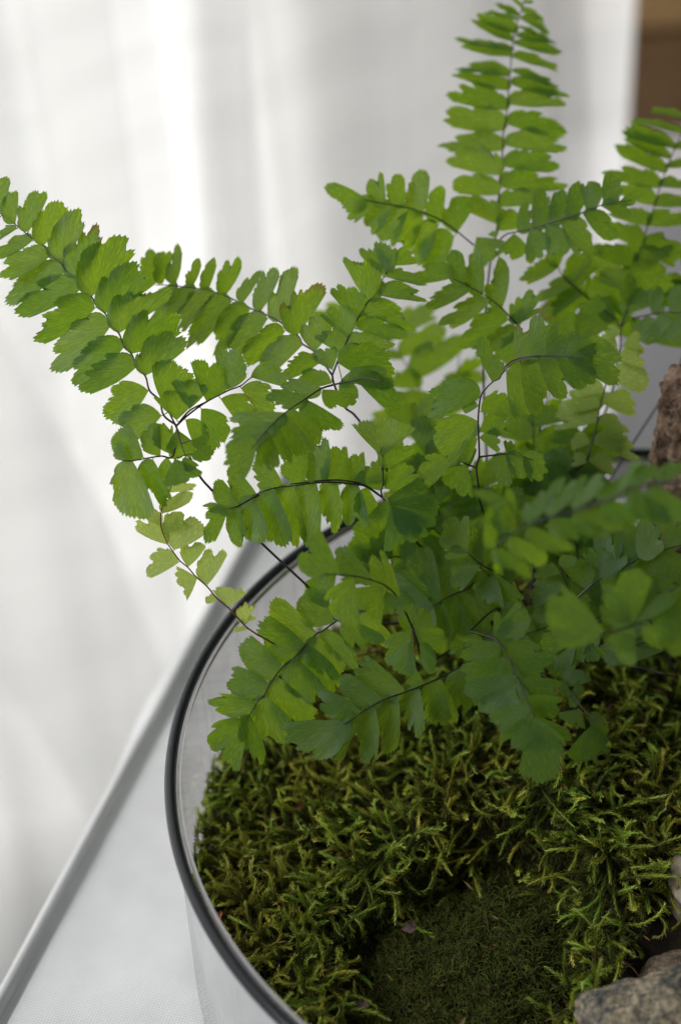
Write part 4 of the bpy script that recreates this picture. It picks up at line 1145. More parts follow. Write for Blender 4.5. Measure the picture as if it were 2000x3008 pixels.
 ],"""
-30.83,115.49,186.56 -38.58,119.58,193.78 0.69,0.03,0.72 0.47 0.0 1
-29.89,122.25,191.46 -41.02,125.58,194.94 0.37,0.36,0.85 0.42 0.0 1
-29.02,126.69,194.7 -41.31,131.69,200.65 0.53,0.53,0.66 0.43 0.0 1
-27.8,132.46,198.9 -43.27,136.6,202.71 0.33,0.85,0.42 0.40 0.0 1
-26.75,137.28,202.42 -42.93,141.3,206.25 0.32,0.8,0.51 0.40 0.0 1
-25.77,141.87,205.8 -40.81,146.48,211.18 0.39,0.86,0.35 0.40 0.0 1
-25.08,146.74,209.4 -39.43,152.58,213.81 0.4,0.91,0.09 0.40 0.0 0
-24.49,150.04,211.86 -37.77,153.51,216.36 0.29,0.95,0.13 0.40 0.0 0
-23.64,154.61,215.25 -35.8,158.29,218.94 0.31,0.95,0.08 0.40 0.0 0
-23.05,155.94,216.22 -36.49,160.53,220.55 0.31,0.95,-0.04 0.40 0.0 0
-22.59,158.36,218.03 -33.11,161.01,223.64 0.29,0.95,0.09 0.40 0.0 0
-21.72,160.12,219.31 -31.5,164.03,224.79 0.5,0.8,0.32 0.40 0.0 0
-20.93,163.47,221.81 -28.99,167.07,224.87 0.37,0.92,-0.11 0.40 0.0 0
-20.38,164.32,222.41 -26.01,167.17,226.53 0.45,0.89,0 0.40 0.0 0
-19.33,166.44,223.94 -23.61,169.42,228.73 0.52,0.85,-0.07 0.40 0.0 0
-30.66,113.89,185.38 -24.64,117.27,189.19 -0.63,0.35,0.69 0.75 0.5 0
-29.47,119.42,189.37 -18.51,122.88,191.64 -0.35,0.71,0.61 0.40 0.0 0
-28.6,123.85,192.59 -11.75,125.76,193.71 -0.13,0.86,0.49 0.40 0.0 1
-27.46,128.71,196.11 -13.88,128.11,198.31 -0.06,0.8,0.6 0.40 0.0 1
-26.55,133.58,199.69 -11,132.49,201.3 0.03,0.92,0.38 0.40 0.0 1
-25.62,138.52,203.27 -9.9,138.58,202.56 0.02,0.88,0.47 0.40 0.0 1
-24.7,143.43,206.91 -9.31,144.01,208.01 -0.06,0.96,0.26 0.40 0.0 1
-23.8,147.97,210.26 -8.89,147.52,207.87 0.08,0.95,0.29 0.40 0.0 0
-23.26,151.29,212.72 -11.31,148.62,209.9 0.24,0.97,0.09 0.40 0.0 0
-22.71,154.61,215.2 -10.08,153.14,213.92 0.13,0.99,0.11 0.40 0.0 0
-21.96,157.53,217.36 -9.16,157.17,215.59 0.04,1,0.07 0.40 0.0 0
-21.3,159.62,218.9 -10.96,157.83,217.61 0.18,0.98,0.12 0.40 0.0 0
-20.61,161.84,220.5 -12.24,160.09,218.4 0.21,0.98,0.01 0.40 0.0 0
-19.94,163.93,222.05 -12.16,161.48,220.43 0.34,0.91,0.25 0.40 0.0 0
-19.31,165.62,223.29 -13.5,164.46,222.66 0.22,0.87,0.44 0.40 0.0 0
-18.64,167.72,224.86 -15.46,167.82,225.43 -0.11,0.9,0.42 0.40 0.0 0
-64.48,107.85,199.56 -74.94,108.98,202.2 -0.26,-0.28,-0.92 0.46 0.0 0
-59.77,108.49,197.72 -63.26,112.48,204.78 -0.91,-0.1,-0.39 0.50 0.0 0
-55.11,109.34,196.27 -57.66,114.07,202.65 -0.94,-0.3,-0.16 0.51 0.0 0
-50.14,109.62,193.72 -51.58,116.45,202.3 -0.94,0.17,-0.29 0.52 0.0 1
-45.7,109.76,191.26 -47.35,113.89,198.77 -0.98,-0.18,-0.12 0.53 0.0 0
-41.85,109.29,187.9 -40.68,115.81,195.37 -0.99,0.07,0.09 0.65 0.3 1
-62.3,108.07,198.58 -69.92,106.56,195.35 -0.42,0.56,0.72 0.49 0.0 0
-57.88,108.86,197.17 -65.3,106.11,191.38 -0.65,0.47,0.6 0.46 0.0 0
-54.02,109.2,195.41 -61.8,104.22,189.35 -0.71,0.41,0.57 0.48 0.0 1
-50.16,109.4,193.34 -57.75,104.32,186.23 -0.72,0.11,0.69 0.52 0.0 1
-46.31,109.19,190.6 -53.89,104.52,183.63 -0.74,0.26,0.62 0.50 0.0 1
-42.45,108.8,187.2 -50.84,104.93,180.73 -0.66,0.24,0.71 0.61 0.0 1
-26.5,106.68,188.94 -22.88,111.03,194.52 0.89,-0.36,-0.3 0.50 0.0 0
-22.63,105.75,190.31 -18.65,111.6,198.13 0.92,-0.32,-0.23 0.46 0.0 0
-18.87,104.8,191.6 -14.05,110.7,198 0.87,-0.36,-0.32 0.46 0.0 0
-14.39,103.91,193.55 -10.56,109.53,200 0.91,-0.19,-0.37 0.46 0.0 0
-9.44,102.97,195.82 -8,107.42,202.19 0.94,-0.33,0.01 0.53 0.0 0
-5.33,102.24,197.82 -2.1,107.06,203.97 0.92,-0.33,-0.22 0.52 0.0 0
-1.62,101.13,198.92 4.68,103.03,200.16 0.3,-0.44,-0.85 0.40 0.0 0
-27.26,106.66,188.34 -28.4,101.91,183.11 0.97,0.03,-0.24 0.82 0.5 0
-23.6,105.64,189.43 -21.52,99.93,183.6 0.93,-0.04,0.37 0.62 0.0 0
-19.66,104.65,190.74 -15.68,99.75,184.36 0.81,-0.09,0.57 0.58 0.0 0
-15.81,103.99,192.6 -8.72,97.72,186.03 0.78,0.34,0.52 0.49 0.0 1
-10.3,102.93,195.06 -2.18,99.49,189.3 0.62,0.16,0.77 0.42 0.0 0
-5.68,102.05,197.21 2.02,100.53,195.73 0.26,0.65,0.71 0.42 0.0 0
-36.7,108.22,187.05 -33.29,103.51,182.14 0.82,-0.01,0.58 0.98 0.8 0
-31.82,107.68,186.8 -32.66,109.01,188.28 0.9,0.1,0.42 0.90 0.5 0
"""),
 (None,0,[
  (0.26,0.12,"-1.38,93.32,157.31 -0.22,96.07,159.52 0.36,99.98,162.72 2.15,103.21,165.29 3.47,107.37,168.69 5.54,112.94,173.23 7.77,117.38,176.81 10.02,121.84,180.41 12.25,126.09,183.84 15.3,132.25,188.84 18.93,138.22,193.64 22.12,142.81,197.29 25.35,147.65,201.16"),
  (0.13,0.09,"17.55,135.95,191.82 17.37,136,191.88 17.2,136.05,191.94"),
  (0.13,0.09,"19,138.33,193.73 18.83,138.38,193.8 18.66,138.44,193.87"),
  (0.13,0.09,"21.31,141.65,196.36 21.06,141.73,196.47 20.82,141.81,196.57"),
  (0.13,0.09,"23.51,144.89,198.95 23.38,144.93,199 23.26,144.97,199.05"),
  (0.26,0.12,"1.12,104.19,160.11 3.09,103.02,163.03 7,99.98,165.95 10.6,96.97,168.36 14.51,93.16,170.39"),
  (0.26,0.12,"1.12,104.19,160.11 -0.95,101.25,164.35 -5.12,95.93,170.74"),
  (0.13,0.09,"-0.6,101.75,163.63 -0.36,101.84,163.76 -0.11,101.94,163.88"),
  (0.13,0.09,"-0.39,102.05,163.2 -0,102.2,163.4 0.39,102.35,163.6"),
  (0.36,0.28,"-31.64,64.63,84 -18.62,80.18,113.41 -2.7,99.18,136.83 1.2,107.66,148.08"),
 ],"""
3.33,107.37,168.7 -5.82,112.56,174.67 0.65,0.43,0.62 0.41 0.0 1
5.53,112.82,173.13 -6.02,115.87,179.42 0.46,0.74,0.49 0.40 0.0 1
7.6,117.15,176.62 -1.06,120.87,183.07 0.65,0.33,0.68 0.40 0.0 0
9.85,121.61,180.22 0.7,125.03,185.5 0.55,0.63,0.54 0.40 0.0 0
12.25,126.09,183.84 2.44,128.5,189.51 0.45,0.77,0.45 0.40 0.0 0
14,129.87,186.92 -0.08,132.9,192.7 0.32,0.89,0.31 0.40 0.0 1
15.67,132.96,189.42 3.65,138.03,196.8 0.46,0.87,0.16 0.40 0.0 0
17.2,136.05,191.94 4.11,140.21,198.82 0.35,0.93,0.11 0.40 0.0 0
18.66,138.44,193.87 5.41,141.76,200.82 0.29,0.95,0.09 0.40 0.0 0
20.82,141.81,196.57 9.27,147.48,201.33 0.42,0.91,-0.07 0.40 0.0 0
23.26,144.97,199.05 13.49,148.03,203.25 0.3,0.96,-0.01 0.40 0.0 0
5.54,112.94,173.23 16.04,116.49,176.89 -0.41,0.83,0.38 0.40 0.0 0
7.77,117.38,176.81 18.44,114.26,174.77 0.28,0.38,0.88 0.50 0.0 1
10.01,121.73,180.31 21.53,124.58,181.74 -0.26,0.75,0.61 0.40 0.0 0
12.24,125.97,183.74 22.31,127.53,185.27 -0.2,0.88,0.43 0.40 0.0 0
14.17,130.11,187.11 23.87,131.19,188.74 -0.16,0.93,0.32 0.40 0.0 0
16.4,134.15,190.38 24.99,135.78,191.81 -0.21,0.97,0.14 0.40 0.0 0
18.95,138.46,193.85 27.29,139.99,194.67 -0.19,0.98,0.06 0.40 0.0 0
2.59,104.6,166.42 15.06,112.36,173.81 -0.61,0.26,0.75 0.52 0.0 1
1.81,102.75,164.93 9.74,106.42,170.03 -0.59,0.68,0.43 0.52 0.0 0
7,99.98,165.95 5.39,95.62,160.58 0.9,-0.43,0.08 0.78 0.3 0
10.35,97.1,168.06 7.18,92.09,161.91 0.88,-0.48,-0.07 0.61 0.0 0
14.32,93.26,170.19 11.46,88.03,163.47 0.91,-0.4,-0.08 0.60 0.0 0
8.21,99,166.79 9.67,102.67,172.9 0.96,-0.28,-0.06 0.55 0.0 0
12,95.61,169.08 15.4,100.05,174.74 0.86,-0.49,-0.13 0.56 0.0 0
3.33,102.8,163.15 5.51,100.04,160.07 0.84,0.07,0.53 0.60 0.0 0
14.51,93.16,170.39 18.43,93.3,170.94 0.14,-0.34,-0.93 0.51 0.0 0
-0.11,101.94,163.88 -11.58,102,164.9 0.07,0.66,0.74 0.81 0.6 1
0.39,102.35,163.6 4.33,102.48,164.53 -0.18,0.7,0.69 0.51 0.5 0
-4.74,96.44,170.09 -11.29,97.22,171.76 0.26,0.62,0.74 0.51 0.0 0
-0.99,101.11,164.76 -5.62,104.03,168.94 -0.74,-0.4,-0.54 0.51 0.0 0
"""),
 (None,0,[
  (0.26,0.12,"-6.72,108.84,166.27 -11.08,108.31,170.8 -14.43,108,174.83 -15.3,108.09,176.91"),
  (0.13,0.09,"-8.46,108.63,168.09 -8.56,108.57,168 -8.66,108.5,167.91"),
  (0.13,0.09,"-7,108.81,166.57 -7.1,108.74,166.49 -7.2,108.68,166.4"),
  (0.36,0.28,"-32,51.69,84 -19.22,77.49,124.1 -3.6,109.02,158.21 -6.72,108.84,166.27"),
 ],"""
-15.16,108.11,176.89 -25.67,107.08,175.06 -0.17,0.83,0.53 0.40 0.2 0
-15.29,108.14,176.98 -15.64,111.24,182.31 -0.99,-0.16,0.03 0.62 0.0 0
-11.56,108.26,171.38 -7.78,112.86,178.56 -0.9,0.37,0.24 0.50 0.0 0
-10.59,108.35,170.23 -5.38,112.41,176.53 -0.79,0.52,0.32 0.41 0.0 0
-11.56,108.26,171.38 -22.06,107.74,168.38 -0.17,0.89,0.42 0.40 0.0 0
-8.66,108.5,167.91 -20.55,107.11,165.49 -0.22,0.69,0.69 0.41 0.0 1
-6.96,108.82,166.56 -0.14,111.22,170.41 -0.55,0.47,0.69 0.65 0.0 0
-7.2,108.68,166.4 -18.66,106.96,163.85 -0.26,0.57,0.78 0.50 0.0 1
"""),
 (None,0,[
  (0.26,0.12,"-26.51,86.15,169.39 -28.02,86.95,172.6 -31.94,87.8,177.43 -36.74,88.19,181.77 -44.14,88,186.81"),
  (0.13,0.09,"-44.14,88,186.81 -44.24,88.07,186.9 -44.34,88.14,186.99"),
  (0.13,0.09,"-32.2,87.82,177.66 -32.06,87.91,177.78 -31.92,88.01,177.91"),
  (0.13,0.09,"-28.03,86.95,172.62 -27.84,87.04,172.75 -27.65,87.14,172.87"),
  (0.13,0.09,"-39.49,88.13,183.64 -39.66,87.96,183.42 -39.83,87.79,183.19"),
  (0.13,0.09,"-34.8,88.03,180.01 -35.25,87.71,179.58 -35.71,87.39,179.16"),
  (0.13,0.09,"-29.95,87.37,174.98 -30.31,87.19,174.74 -30.67,87.02,174.51"),
  (0.13,0.09,"-26.9,86.36,170.22 -27.26,86.26,170.09 -27.62,86.17,169.97"),
  (0.13,0.09,"-26.51,86.15,169.39 -26.52,86.02,169.22 -26.53,85.89,169.04"),
  (0.13,0.09,"-28.82,87.12,173.59 -29.09,86.99,173.42 -29.35,86.86,173.25"),
  (0.36,0.28,"-27.55,50.36,84 -24.93,67.56,123 -21.73,88.58,156 -26.51,86.15,169.39"),
 ],"""
-44.34,88.14,186.99 -54.71,88.23,189.41 0.17,0.69,0.7 0.43 0.0 0
-41.54,88.01,184.91 -43.83,92.6,192.23 -0.96,-0.24,-0.15 0.51 0.0 0
-36.73,88.25,181.89 -39.97,93.89,190.67 -0.89,0.15,-0.42 0.44 0.0 0
-31.92,88.01,177.91 -31.95,95.69,187.33 -1,0.03,-0.03 0.42 0.0 1
-27.65,87.14,172.87 -23.66,91.8,181.39 -0.92,0.21,0.32 0.45 0.0 0
-39.83,87.79,183.19 -51.87,85.38,182.12 -0.21,0.91,0.35 0.40 0.0 0
-35.71,87.39,179.16 -48.4,83.59,176.26 -0.35,0.74,0.58 0.40 0.0 1
-30.67,87.02,174.51 -44.07,84.2,171.85 -0.27,0.48,0.84 0.42 0.0 1
-27.62,86.17,169.97 -41.14,85.33,167.72 -0.14,0.85,0.51 0.40 0.0 1
-26.53,85.89,169.04 -34.09,83.22,167.02 -0.37,0.45,0.81 0.50 0.0 0
-29.35,86.86,173.25 -22.4,90.67,176.54 -0.59,0.64,0.5 0.41 0.0 0
"""),
 (None,0,[
  (0.26,0.12,"-41.54,47.77,151.69 -42,48.69,156.91 -41.3,49.18,160.06 -41.37,50.05,165.19 -41.45,50.71,169.16 -40.86,51.62,175.03 -39.7,51.81,177.3 -37.92,51.73,179.38 -36.42,51.39,180.42 -35.66,51.48,181.83 -33.16,51.35,184.78 -30,50.33,186.43 -26.41,48.81,187.76 -22.65,46.96,188.84"),
  (0.13,0.09,"-37.98,51.73,179.31 -38.07,51.79,179.39 -38.16,51.85,179.47"),
  (0.13,0.09,"-41.21,51.09,171.59 -40.99,51.07,171.56 -40.78,51.05,171.53"),
  (0.13,0.09,"-41.39,50.24,166.31 -41.14,50.23,166.3 -40.89,50.23,166.3"),
  (0.13,0.09,"-41.36,49.96,164.63 -41.5,49.96,164.63 -41.63,49.96,164.64"),
  (0.26,0.12,"-36.91,54.88,177.74 -34.98,53.95,181.64 -33.07,52.95,184.33 -29.34,50.27,186.9 -26.06,47.54,188.66 -21.8,43.67,190.69 -18.68,40.57,191.99"),
  (0.13,0.09,"-35.12,54.02,181.35 -34.85,53.89,181.18 -34.58,53.76,181.01"),
  (0.13,0.09,"-31.63,51.92,185.32 -31.53,51.56,184.85 -31.42,51.21,184.38"),
  (0.13,0.09,"-27.74,48.94,187.76 -27.74,48.67,187.4 -27.74,48.39,187.03"),
  (0.13,0.09,"-23.9,45.59,189.68 -23.93,45.36,189.39 -23.96,45.14,189.1"),
  (0.13,0.09,"-21.07,42.95,190.99 -21.1,42.86,190.87 -21.12,42.77,190.75"),
  (0.26,0.12,"-41.89,49.83,156.09 -44.04,49.33,157.56 -45.91,48.93,158.93 -48.58,48.2,160.58"),
  (0.13,0.09,"-47.55,48.48,159.94 -47.68,48.26,159.65 -47.81,48.04,159.36"),
  (0.13,0.09,"-44.17,49.3,157.65 -44.25,49.21,157.53 -44.32,49.11,157.41"),
  (0.13,0.09,"-43.4,49.48,157.12 -43.46,49.39,157 -43.52,49.31,156.89"),
  (0.26,0.12,"-41.1,51.39,158.16 -37.83,51.12,158.63 -33.15,50.63,159.16 -28.33,48.88,158.15"),
  (0.36,0.28,"-27,59.1,84 -32.79,58.02,114.31 -39.88,56.7,138.62 -41.54,47.77,151.69"),
 ],"""
-41.04,51.64,175.04 -54.71,52.91,174.22 0.01,0.59,0.8 0.48 0.0 1
-41.58,50.73,169.24 -52.16,47.23,163.46 -0.53,0.31,0.79 0.64 0.4 1
-38.16,51.85,179.47 -38.99,58.11,188.01 1,0.04,0.07 0.42 0.2 1
-40.78,51.05,171.53 -32.55,53.07,172.83 -0.22,0.32,0.92 0.62 0.3 0
-40.89,50.23,166.3 -33.11,52.35,167.73 -0.28,0.46,0.84 0.63 0.4 0
-41.24,50,164.9 -35.58,49.33,163.99 0.2,0.52,0.83 0.70 0.7 0
-41.63,49.96,164.64 -46.66,46.62,161.17 -0.67,0.29,0.69 0.56 0.4 0
-41.27,51.34,173.08 -45.1,51.79,173.02 0.08,0.74,0.66 0.72 0.6 0
-32.7,52.64,184.51 -28.46,56.41,190.35 0.8,-0.55,-0.23 0.73 0.0 1
-29.34,50.27,186.9 -24.69,54.39,194.19 0.86,-0.37,-0.34 0.66 0.0 1
-26.06,47.54,188.66 -20.97,51.59,193.74 0.79,-0.44,-0.44 0.70 0.0 1
-22.85,44.66,190.22 -18.13,47.42,193.87 0.69,-0.56,-0.46 0.50 0.0 0
-34.58,53.76,181.01 -29.52,48.26,171.16 0.91,0.1,0.41 0.46 0.0 1
-31.42,51.21,184.38 -26.14,44.49,175.98 0.89,0.35,0.28 0.51 0.0 1
-27.74,48.39,187.03 -20.96,44,180.07 0.75,0.12,0.65 0.53 0.0 1
-23.96,45.14,189.1 -17.35,41.82,183.31 0.71,0.34,0.62 0.50 0.0 0
-21.98,43.83,190.6 -9.14,40.78,188.48 0.27,0.61,0.74 0.53 0.0 1
-21.45,43.35,190.87 -14.15,44.09,191.71 0.15,-0.51,-0.85 0.40 0.0 0
-21.12,42.77,190.75 -15.85,39.57,185.93 0.73,0.25,0.64 0.50 0.0 0
-47.81,48.04,159.36 -56.83,45.28,157.8 -0.32,0.69,0.65 0.56 0.4 1
-44.32,49.11,157.41 -47.77,45,151.93 -0.89,0.23,0.39 0.85 0.5 1
-43.52,49.31,156.89 -43.3,51.82,160.95 -0.95,0.3,-0.13 0.52 0.0 0
-37.97,50.98,158.41 -33.71,46.6,152.62 0.86,0.35,0.37 0.51 0.0 0
-34.71,50.79,158.98 -30.86,46.68,154.24 0.8,0.06,0.6 0.56 0.0 0
-30.85,49.94,158.85 -26.07,46.62,153.66 0.79,0.39,0.48 0.60 0.0 0
-34.44,50.83,159.1 -33.67,53.17,161.53 0.97,-0.23,-0.09 0.60 0.0 0
"""),
 (None,0,[
  (0.26,0.12,"-43.16,102.41,124.5 -46.63,109.24,129.83 -51.46,116.65,135.48 -55.89,124.05,141.21 -59.69,128.19,144.21 -63.1,131.58,146.6"),
  (0.13,0.09,"-56.06,124.24,141.35 -55.91,124.31,141.44 -55.77,124.38,141.54"),
  (0.13,0.09,"-52.71,118.73,137.09 -52.45,118.81,137.2 -52.19,118.89,137.3"),
  (0.13,0.09,"-55.97,124.14,141.28 -56.16,124.05,141.16 -56.35,123.96,141.03"),
  (0.13,0.09,"-47.05,109.88,130.32 -46.93,109.93,130.37 -46.8,109.97,130.43"),
  (0.13,0.09,"-63.1,131.58,146.6 -63.54,131.87,146.99 -63.97,132.16,147.37"),
  (0.26,0.12,"-39.69,121.6,133.35 -39.95,125.83,135.71 -39.54,132.46,139.46"),
  (0.13,0.09,"-39.8,123.37,134.34 -39.67,123.38,134.35 -39.54,123.39,134.36"),
  (0.36,0.28,"-37.74,53.28,84 -39.31,71.35,105.46 -41.23,93.44,120.91 -43.16,102.41,124.5"),
 ],"""
-55.77,124.38,141.54 -43.82,128.47,147.96 -0.54,0.43,0.73 0.40 0.0 1
-52.19,118.89,137.3 -40.48,125.18,147.45 -0.69,0.56,0.45 0.43 0.0 1
-56.35,123.96,141.03 -62.52,126.23,142.56 0.32,0.27,0.91 0.41 0.0 0
-51.67,116.86,135.63 -62.33,119.06,140.33 0.41,0.69,0.6 0.44 0.0 0
-46.8,109.97,130.43 -68.09,112.74,131.94 0.12,0.39,0.91 0.41 0.0 1
-45.83,108.07,128.94 -56.58,105.91,127.6 -0.22,0.68,0.69 0.43 0.0 0
-59.69,128.19,144.21 -66.21,131.11,149.65 0.69,0.31,0.66 0.40 0.0 0
-59.47,127.98,144.06 -46.98,133.94,153.58 -0.6,0.74,0.32 0.40 0.0 1
-63.97,132.16,147.37 -69.79,137.45,156.44 -0.79,-0.59,-0.16 0.40 0.0 0
-46.61,109.59,130.13 -36.13,113.67,136 -0.56,0.38,0.74 0.40 0.0 1
-63.1,131.58,146.6 -79.77,136.27,153.87 0.46,0.56,0.69 0.40 0.0 1
-39.84,123.41,134.36 -47.93,122.71,131.82 -0.21,0.88,0.43 0.40 0.0 0
-39.54,123.39,134.36 -33.05,126.7,139.56 -0.68,0.21,0.71 0.43 0.0 0
-39.69,121.6,133.35 -32.71,123.15,135.4 -0.34,0.72,0.61 0.46 0.0 0
"""),
 ('pale green young frond with smooth rounded leaflets standing behind the middle',0.5,[
  (0.26,0.12,"-11.62,71.17,141.21 -9.14,74.93,148.19 -7.85,77.66,153.23 -5.88,80.77,159.01 -3.95,83.22,163.61 -2.32,84.61,166.28 -1.88,86.7,170.13"),
  (0.13,0.09,"-2.28,84.79,166.62 -2.01,84.77,166.59 -1.74,84.75,166.57"),
  (0.13,0.09,"-3.77,83.38,163.91 -3.42,83.26,163.76 -3.08,83.15,163.6"),
  (0.13,0.09,"-5.49,81.26,159.93 -5.23,81.2,159.85 -4.97,81.14,159.76"),
  (0.13,0.09,"-7.56,78.11,154.06 -7.43,78.09,154.03 -7.29,78.06,153.99"),
  (0.13,0.09,"-8.73,75.81,149.81 -8.53,75.78,149.77 -8.33,75.75,149.73"),
  (0.13,0.09,"-10.28,73.21,144.98 -10.5,73.25,145.04 -10.72,73.29,145.1"),
  (0.13,0.09,"-11.62,71.17,141.21 -11.56,71.03,141.03 -11.51,70.9,140.85"),
  (0.13,0.09,"-10.21,73.3,145.16 -10.07,73.27,145.12 -9.92,73.24,145.08"),
  (0.36,0.28,"-17.25,50.72,84 -16.85,61.56,109.71 -16.37,74.82,129.43 -11.62,71.17,141.21"),
 ],"""
-1.74,84.75,166.57 4.05,85.96,166.86 -0.15,0.52,0.84 0.68 0.8 0
-3.08,83.15,163.6 4.56,83.46,162.41 0.11,0.5,0.86 0.65 0.3 0
-4.97,81.14,159.76 4.1,79.29,158.56 0.21,0.47,0.86 0.58 0.0 0
-7.29,78.06,153.99 1.91,77.44,152.77 0.15,0.44,0.88 0.50 0.0 0
-8.33,75.75,149.73 -0.2,75.02,147.56 0.24,0.7,0.67 0.43 0.0 0
-9.8,73.67,145.86 -1.42,72.15,145.3 0.17,0.68,0.71 0.51 0.3 0
-3.5,83.4,163.99 -10.36,86.01,167.72 0.55,0.58,0.6 0.77 0.4 0
-6.63,79.42,156.5 -14.06,80.61,158.04 0.25,0.46,0.85 0.55 0.3 0
-7.99,77.63,153.15 -16.93,80.03,155.16 0.33,0.66,0.68 0.59 0.3 0
-8.78,75.73,149.67 -20.06,79.12,151.42 0.31,0.67,0.68 0.53 0.0 1
-10.72,73.29,145.1 -15.66,73.89,146.09 0.22,0.71,0.67 0.72 0.5 0
-11.4,71.16,141.2 -3.64,70.36,139.63 0.21,0.71,0.67 0.51 0.5 0
-11.51,70.9,140.85 -15.79,71.67,141.11 0.17,0.67,0.72 0.61 0.0 0
-1.9,86.49,169.74 -6.45,86.14,169.72 -0.06,0.73,0.68 0.72 0.5 0
-9.92,73.24,145.08 2.53,72.34,142.75 0.19,0.65,0.74 0.35 0.6 1
"""),
 (None,0,[
  (0.26,0.12,"-6.91,-17.08,198.57 -15.8,-15.09,196.18 -22.63,-14.81,192.47 -28.14,-14.3,190.01 -32.28,-13.61,188.65 -36.49,-13.3,186.67 -40.74,-13.18,184.38 -44.01,-13.75,181.39"),
  (0.13,0.09,"-40.87,-13.2,184.26 -41.06,-13.06,184.46 -41.26,-12.91,184.66"),
  (0.13,0.09,"-38.33,-13.25,185.68 -39.49,-11.5,188 -40.64,-9.75,190.32"),
  (0.13,0.09,"-27.36,-14.37,190.36 -27.4,-14.29,190.47 -27.44,-14.21,190.57"),
  (0.13,0.09,"-22.5,-14.82,192.54 -22.56,-14.73,192.66 -22.62,-14.64,192.78"),
  (0.13,0.09,"-44.01,-13.75,181.39 -43.7,-14.41,180.51 -43.4,-15.07,179.64"),
  (0.13,0.09,"-40.52,-13.19,184.5 -40.43,-13.33,184.31 -40.34,-13.47,184.12"),
  (0.13,0.09,"-15.93,-15.09,196.11 -15.87,-15.18,195.99 -15.82,-15.27,195.87"),
  (0.36,0.28,"-24.28,56.96,84 -5.64,34.66,123.14 17.14,7.4,156.28 2.11,-14.06,194.26 -6.91,-17.08,198.57"),
 ],"""
-41.26,-12.91,184.66 -44.14,-8.61,188.83 -0.89,-0.43,-0.17 0.40 0.2 0
-39.67,-13.1,185.15 -40.96,-8.1,191.8 -0.87,-0.46,0.18 0.40 0.0 0
-40.64,-9.75,190.32 -47.95,-8.68,192.87 -0.2,-0.96,-0.17 0.40 0.0 0
-36.48,-13.21,186.83 -30.02,-7.27,194.16 -0.62,0.78,-0.08 0.40 0.0 1
-32.28,-13.55,188.74 -26,-9.05,195.53 -0.6,0.8,0.03 0.40 0.0 1
-27.44,-14.21,190.57 -21.44,-10.54,195.96 -0.59,0.8,0.12 0.40 0.0 0
-22.62,-14.64,192.78 -14.67,-11.17,195.83 -0.49,0.77,0.4 0.40 0.0 0
-18.53,-15.05,194.58 -14.23,-9.62,200.61 -0.44,0.8,-0.41 0.40 0.0 0
-43.65,-13.74,181.59 -36.74,-18.16,177.51 -0.65,-0.65,-0.4 0.40 0.0 0
-43.4,-15.07,179.64 -43.24,-17.67,176.28 -0.74,-0.55,0.39 0.40 0.0 0
-43.65,-13.74,181.59 -44,-8.91,188.83 -0.89,-0.39,0.22 0.40 0.0 0
-40.34,-13.47,184.12 -33.35,-16.65,178.33 -0.67,-0.52,-0.52 0.40 0.0 1
-36.5,-13.39,186.52 -29.04,-16.48,180.16 -0.6,-0.71,-0.36 0.40 0.0 1
-32.29,-13.73,188.43 -21.46,-17.38,185.81 -0.38,-0.81,-0.45 0.40 0.0 1
-27.79,-14.3,190.22 -15.99,-15.34,186.65 -0.24,-0.78,-0.57 0.40 0.0 1
-21.6,-14.74,193.23 -13.41,-19.18,189.43 -0.52,-0.26,-0.81 0.43 0.0 1
-15.82,-15.27,195.87 -9.23,-20.78,189.72 -0.78,-0.37,-0.51 0.46 0.0 1
-11.8,-15.99,197.23 -5.5,-21.61,189.09 -0.78,0.03,-0.62 0.47 0.0 1
-15.8,-15.09,196.18 -11.15,-12.76,200.22 -0.67,0.6,0.43 0.46 0.0 0
-10.8,-16.19,197.53 -6.45,-13.56,200.88 -0.68,0.63,0.39 0.46 0.0 0
"""),
 (None,0,[
  (0.26,0.12,"-19.03,35.83,124.22 -15.56,36.95,127.23 -12.97,37.66,129.24 -8.3,38.24,131.75 -3.23,38.75,134.27 1.36,38.86,136.04 7.07,38.64,137.72 12.49,38.22,139.03"),
  (0.13,0.09,"-16.13,36.77,126.73 -16.27,36.87,126.87 -16.4,36.97,127"),
  (0.13,0.09,"3.1,38.79,136.55 3.07,38.89,136.68 3.04,38.98,136.81"),
  (0.13,0.09,"0.36,38.84,135.66 0.43,38.69,135.46 0.51,38.54,135.27"),
  (0.13,0.09,"-7.62,38.31,132.08 -7.54,38.2,131.94 -7.47,38.1,131.8"),
  (0.26,0.12,"-19.23,35.97,124.4 -20.8,36.5,128.5 -22.57,37.33,134.52"),
  (0.13,0.09,"-20.7,36.47,128.26 -20.97,36.41,128.18 -21.23,36.35,128.1"),
  (0.13,0.09,"-19.47,36.05,125.03 -19.68,36,124.97 -19.9,35.96,124.9"),
  (0.13,0.09,"-21.91,37.03,132.27 -22.23,36.97,132.2 -22.56,36.92,132.13"),
  (0.13,0.09,"-19.31,35.99,124.59 -19.49,35.95,124.54 -19.67,35.91,124.48"),
  (0.36,0.28,"-18.06,59.57,84 -19.71,51.7,100.46 -21.74,42.08,110.91 -19.03,35.83,124.22"),
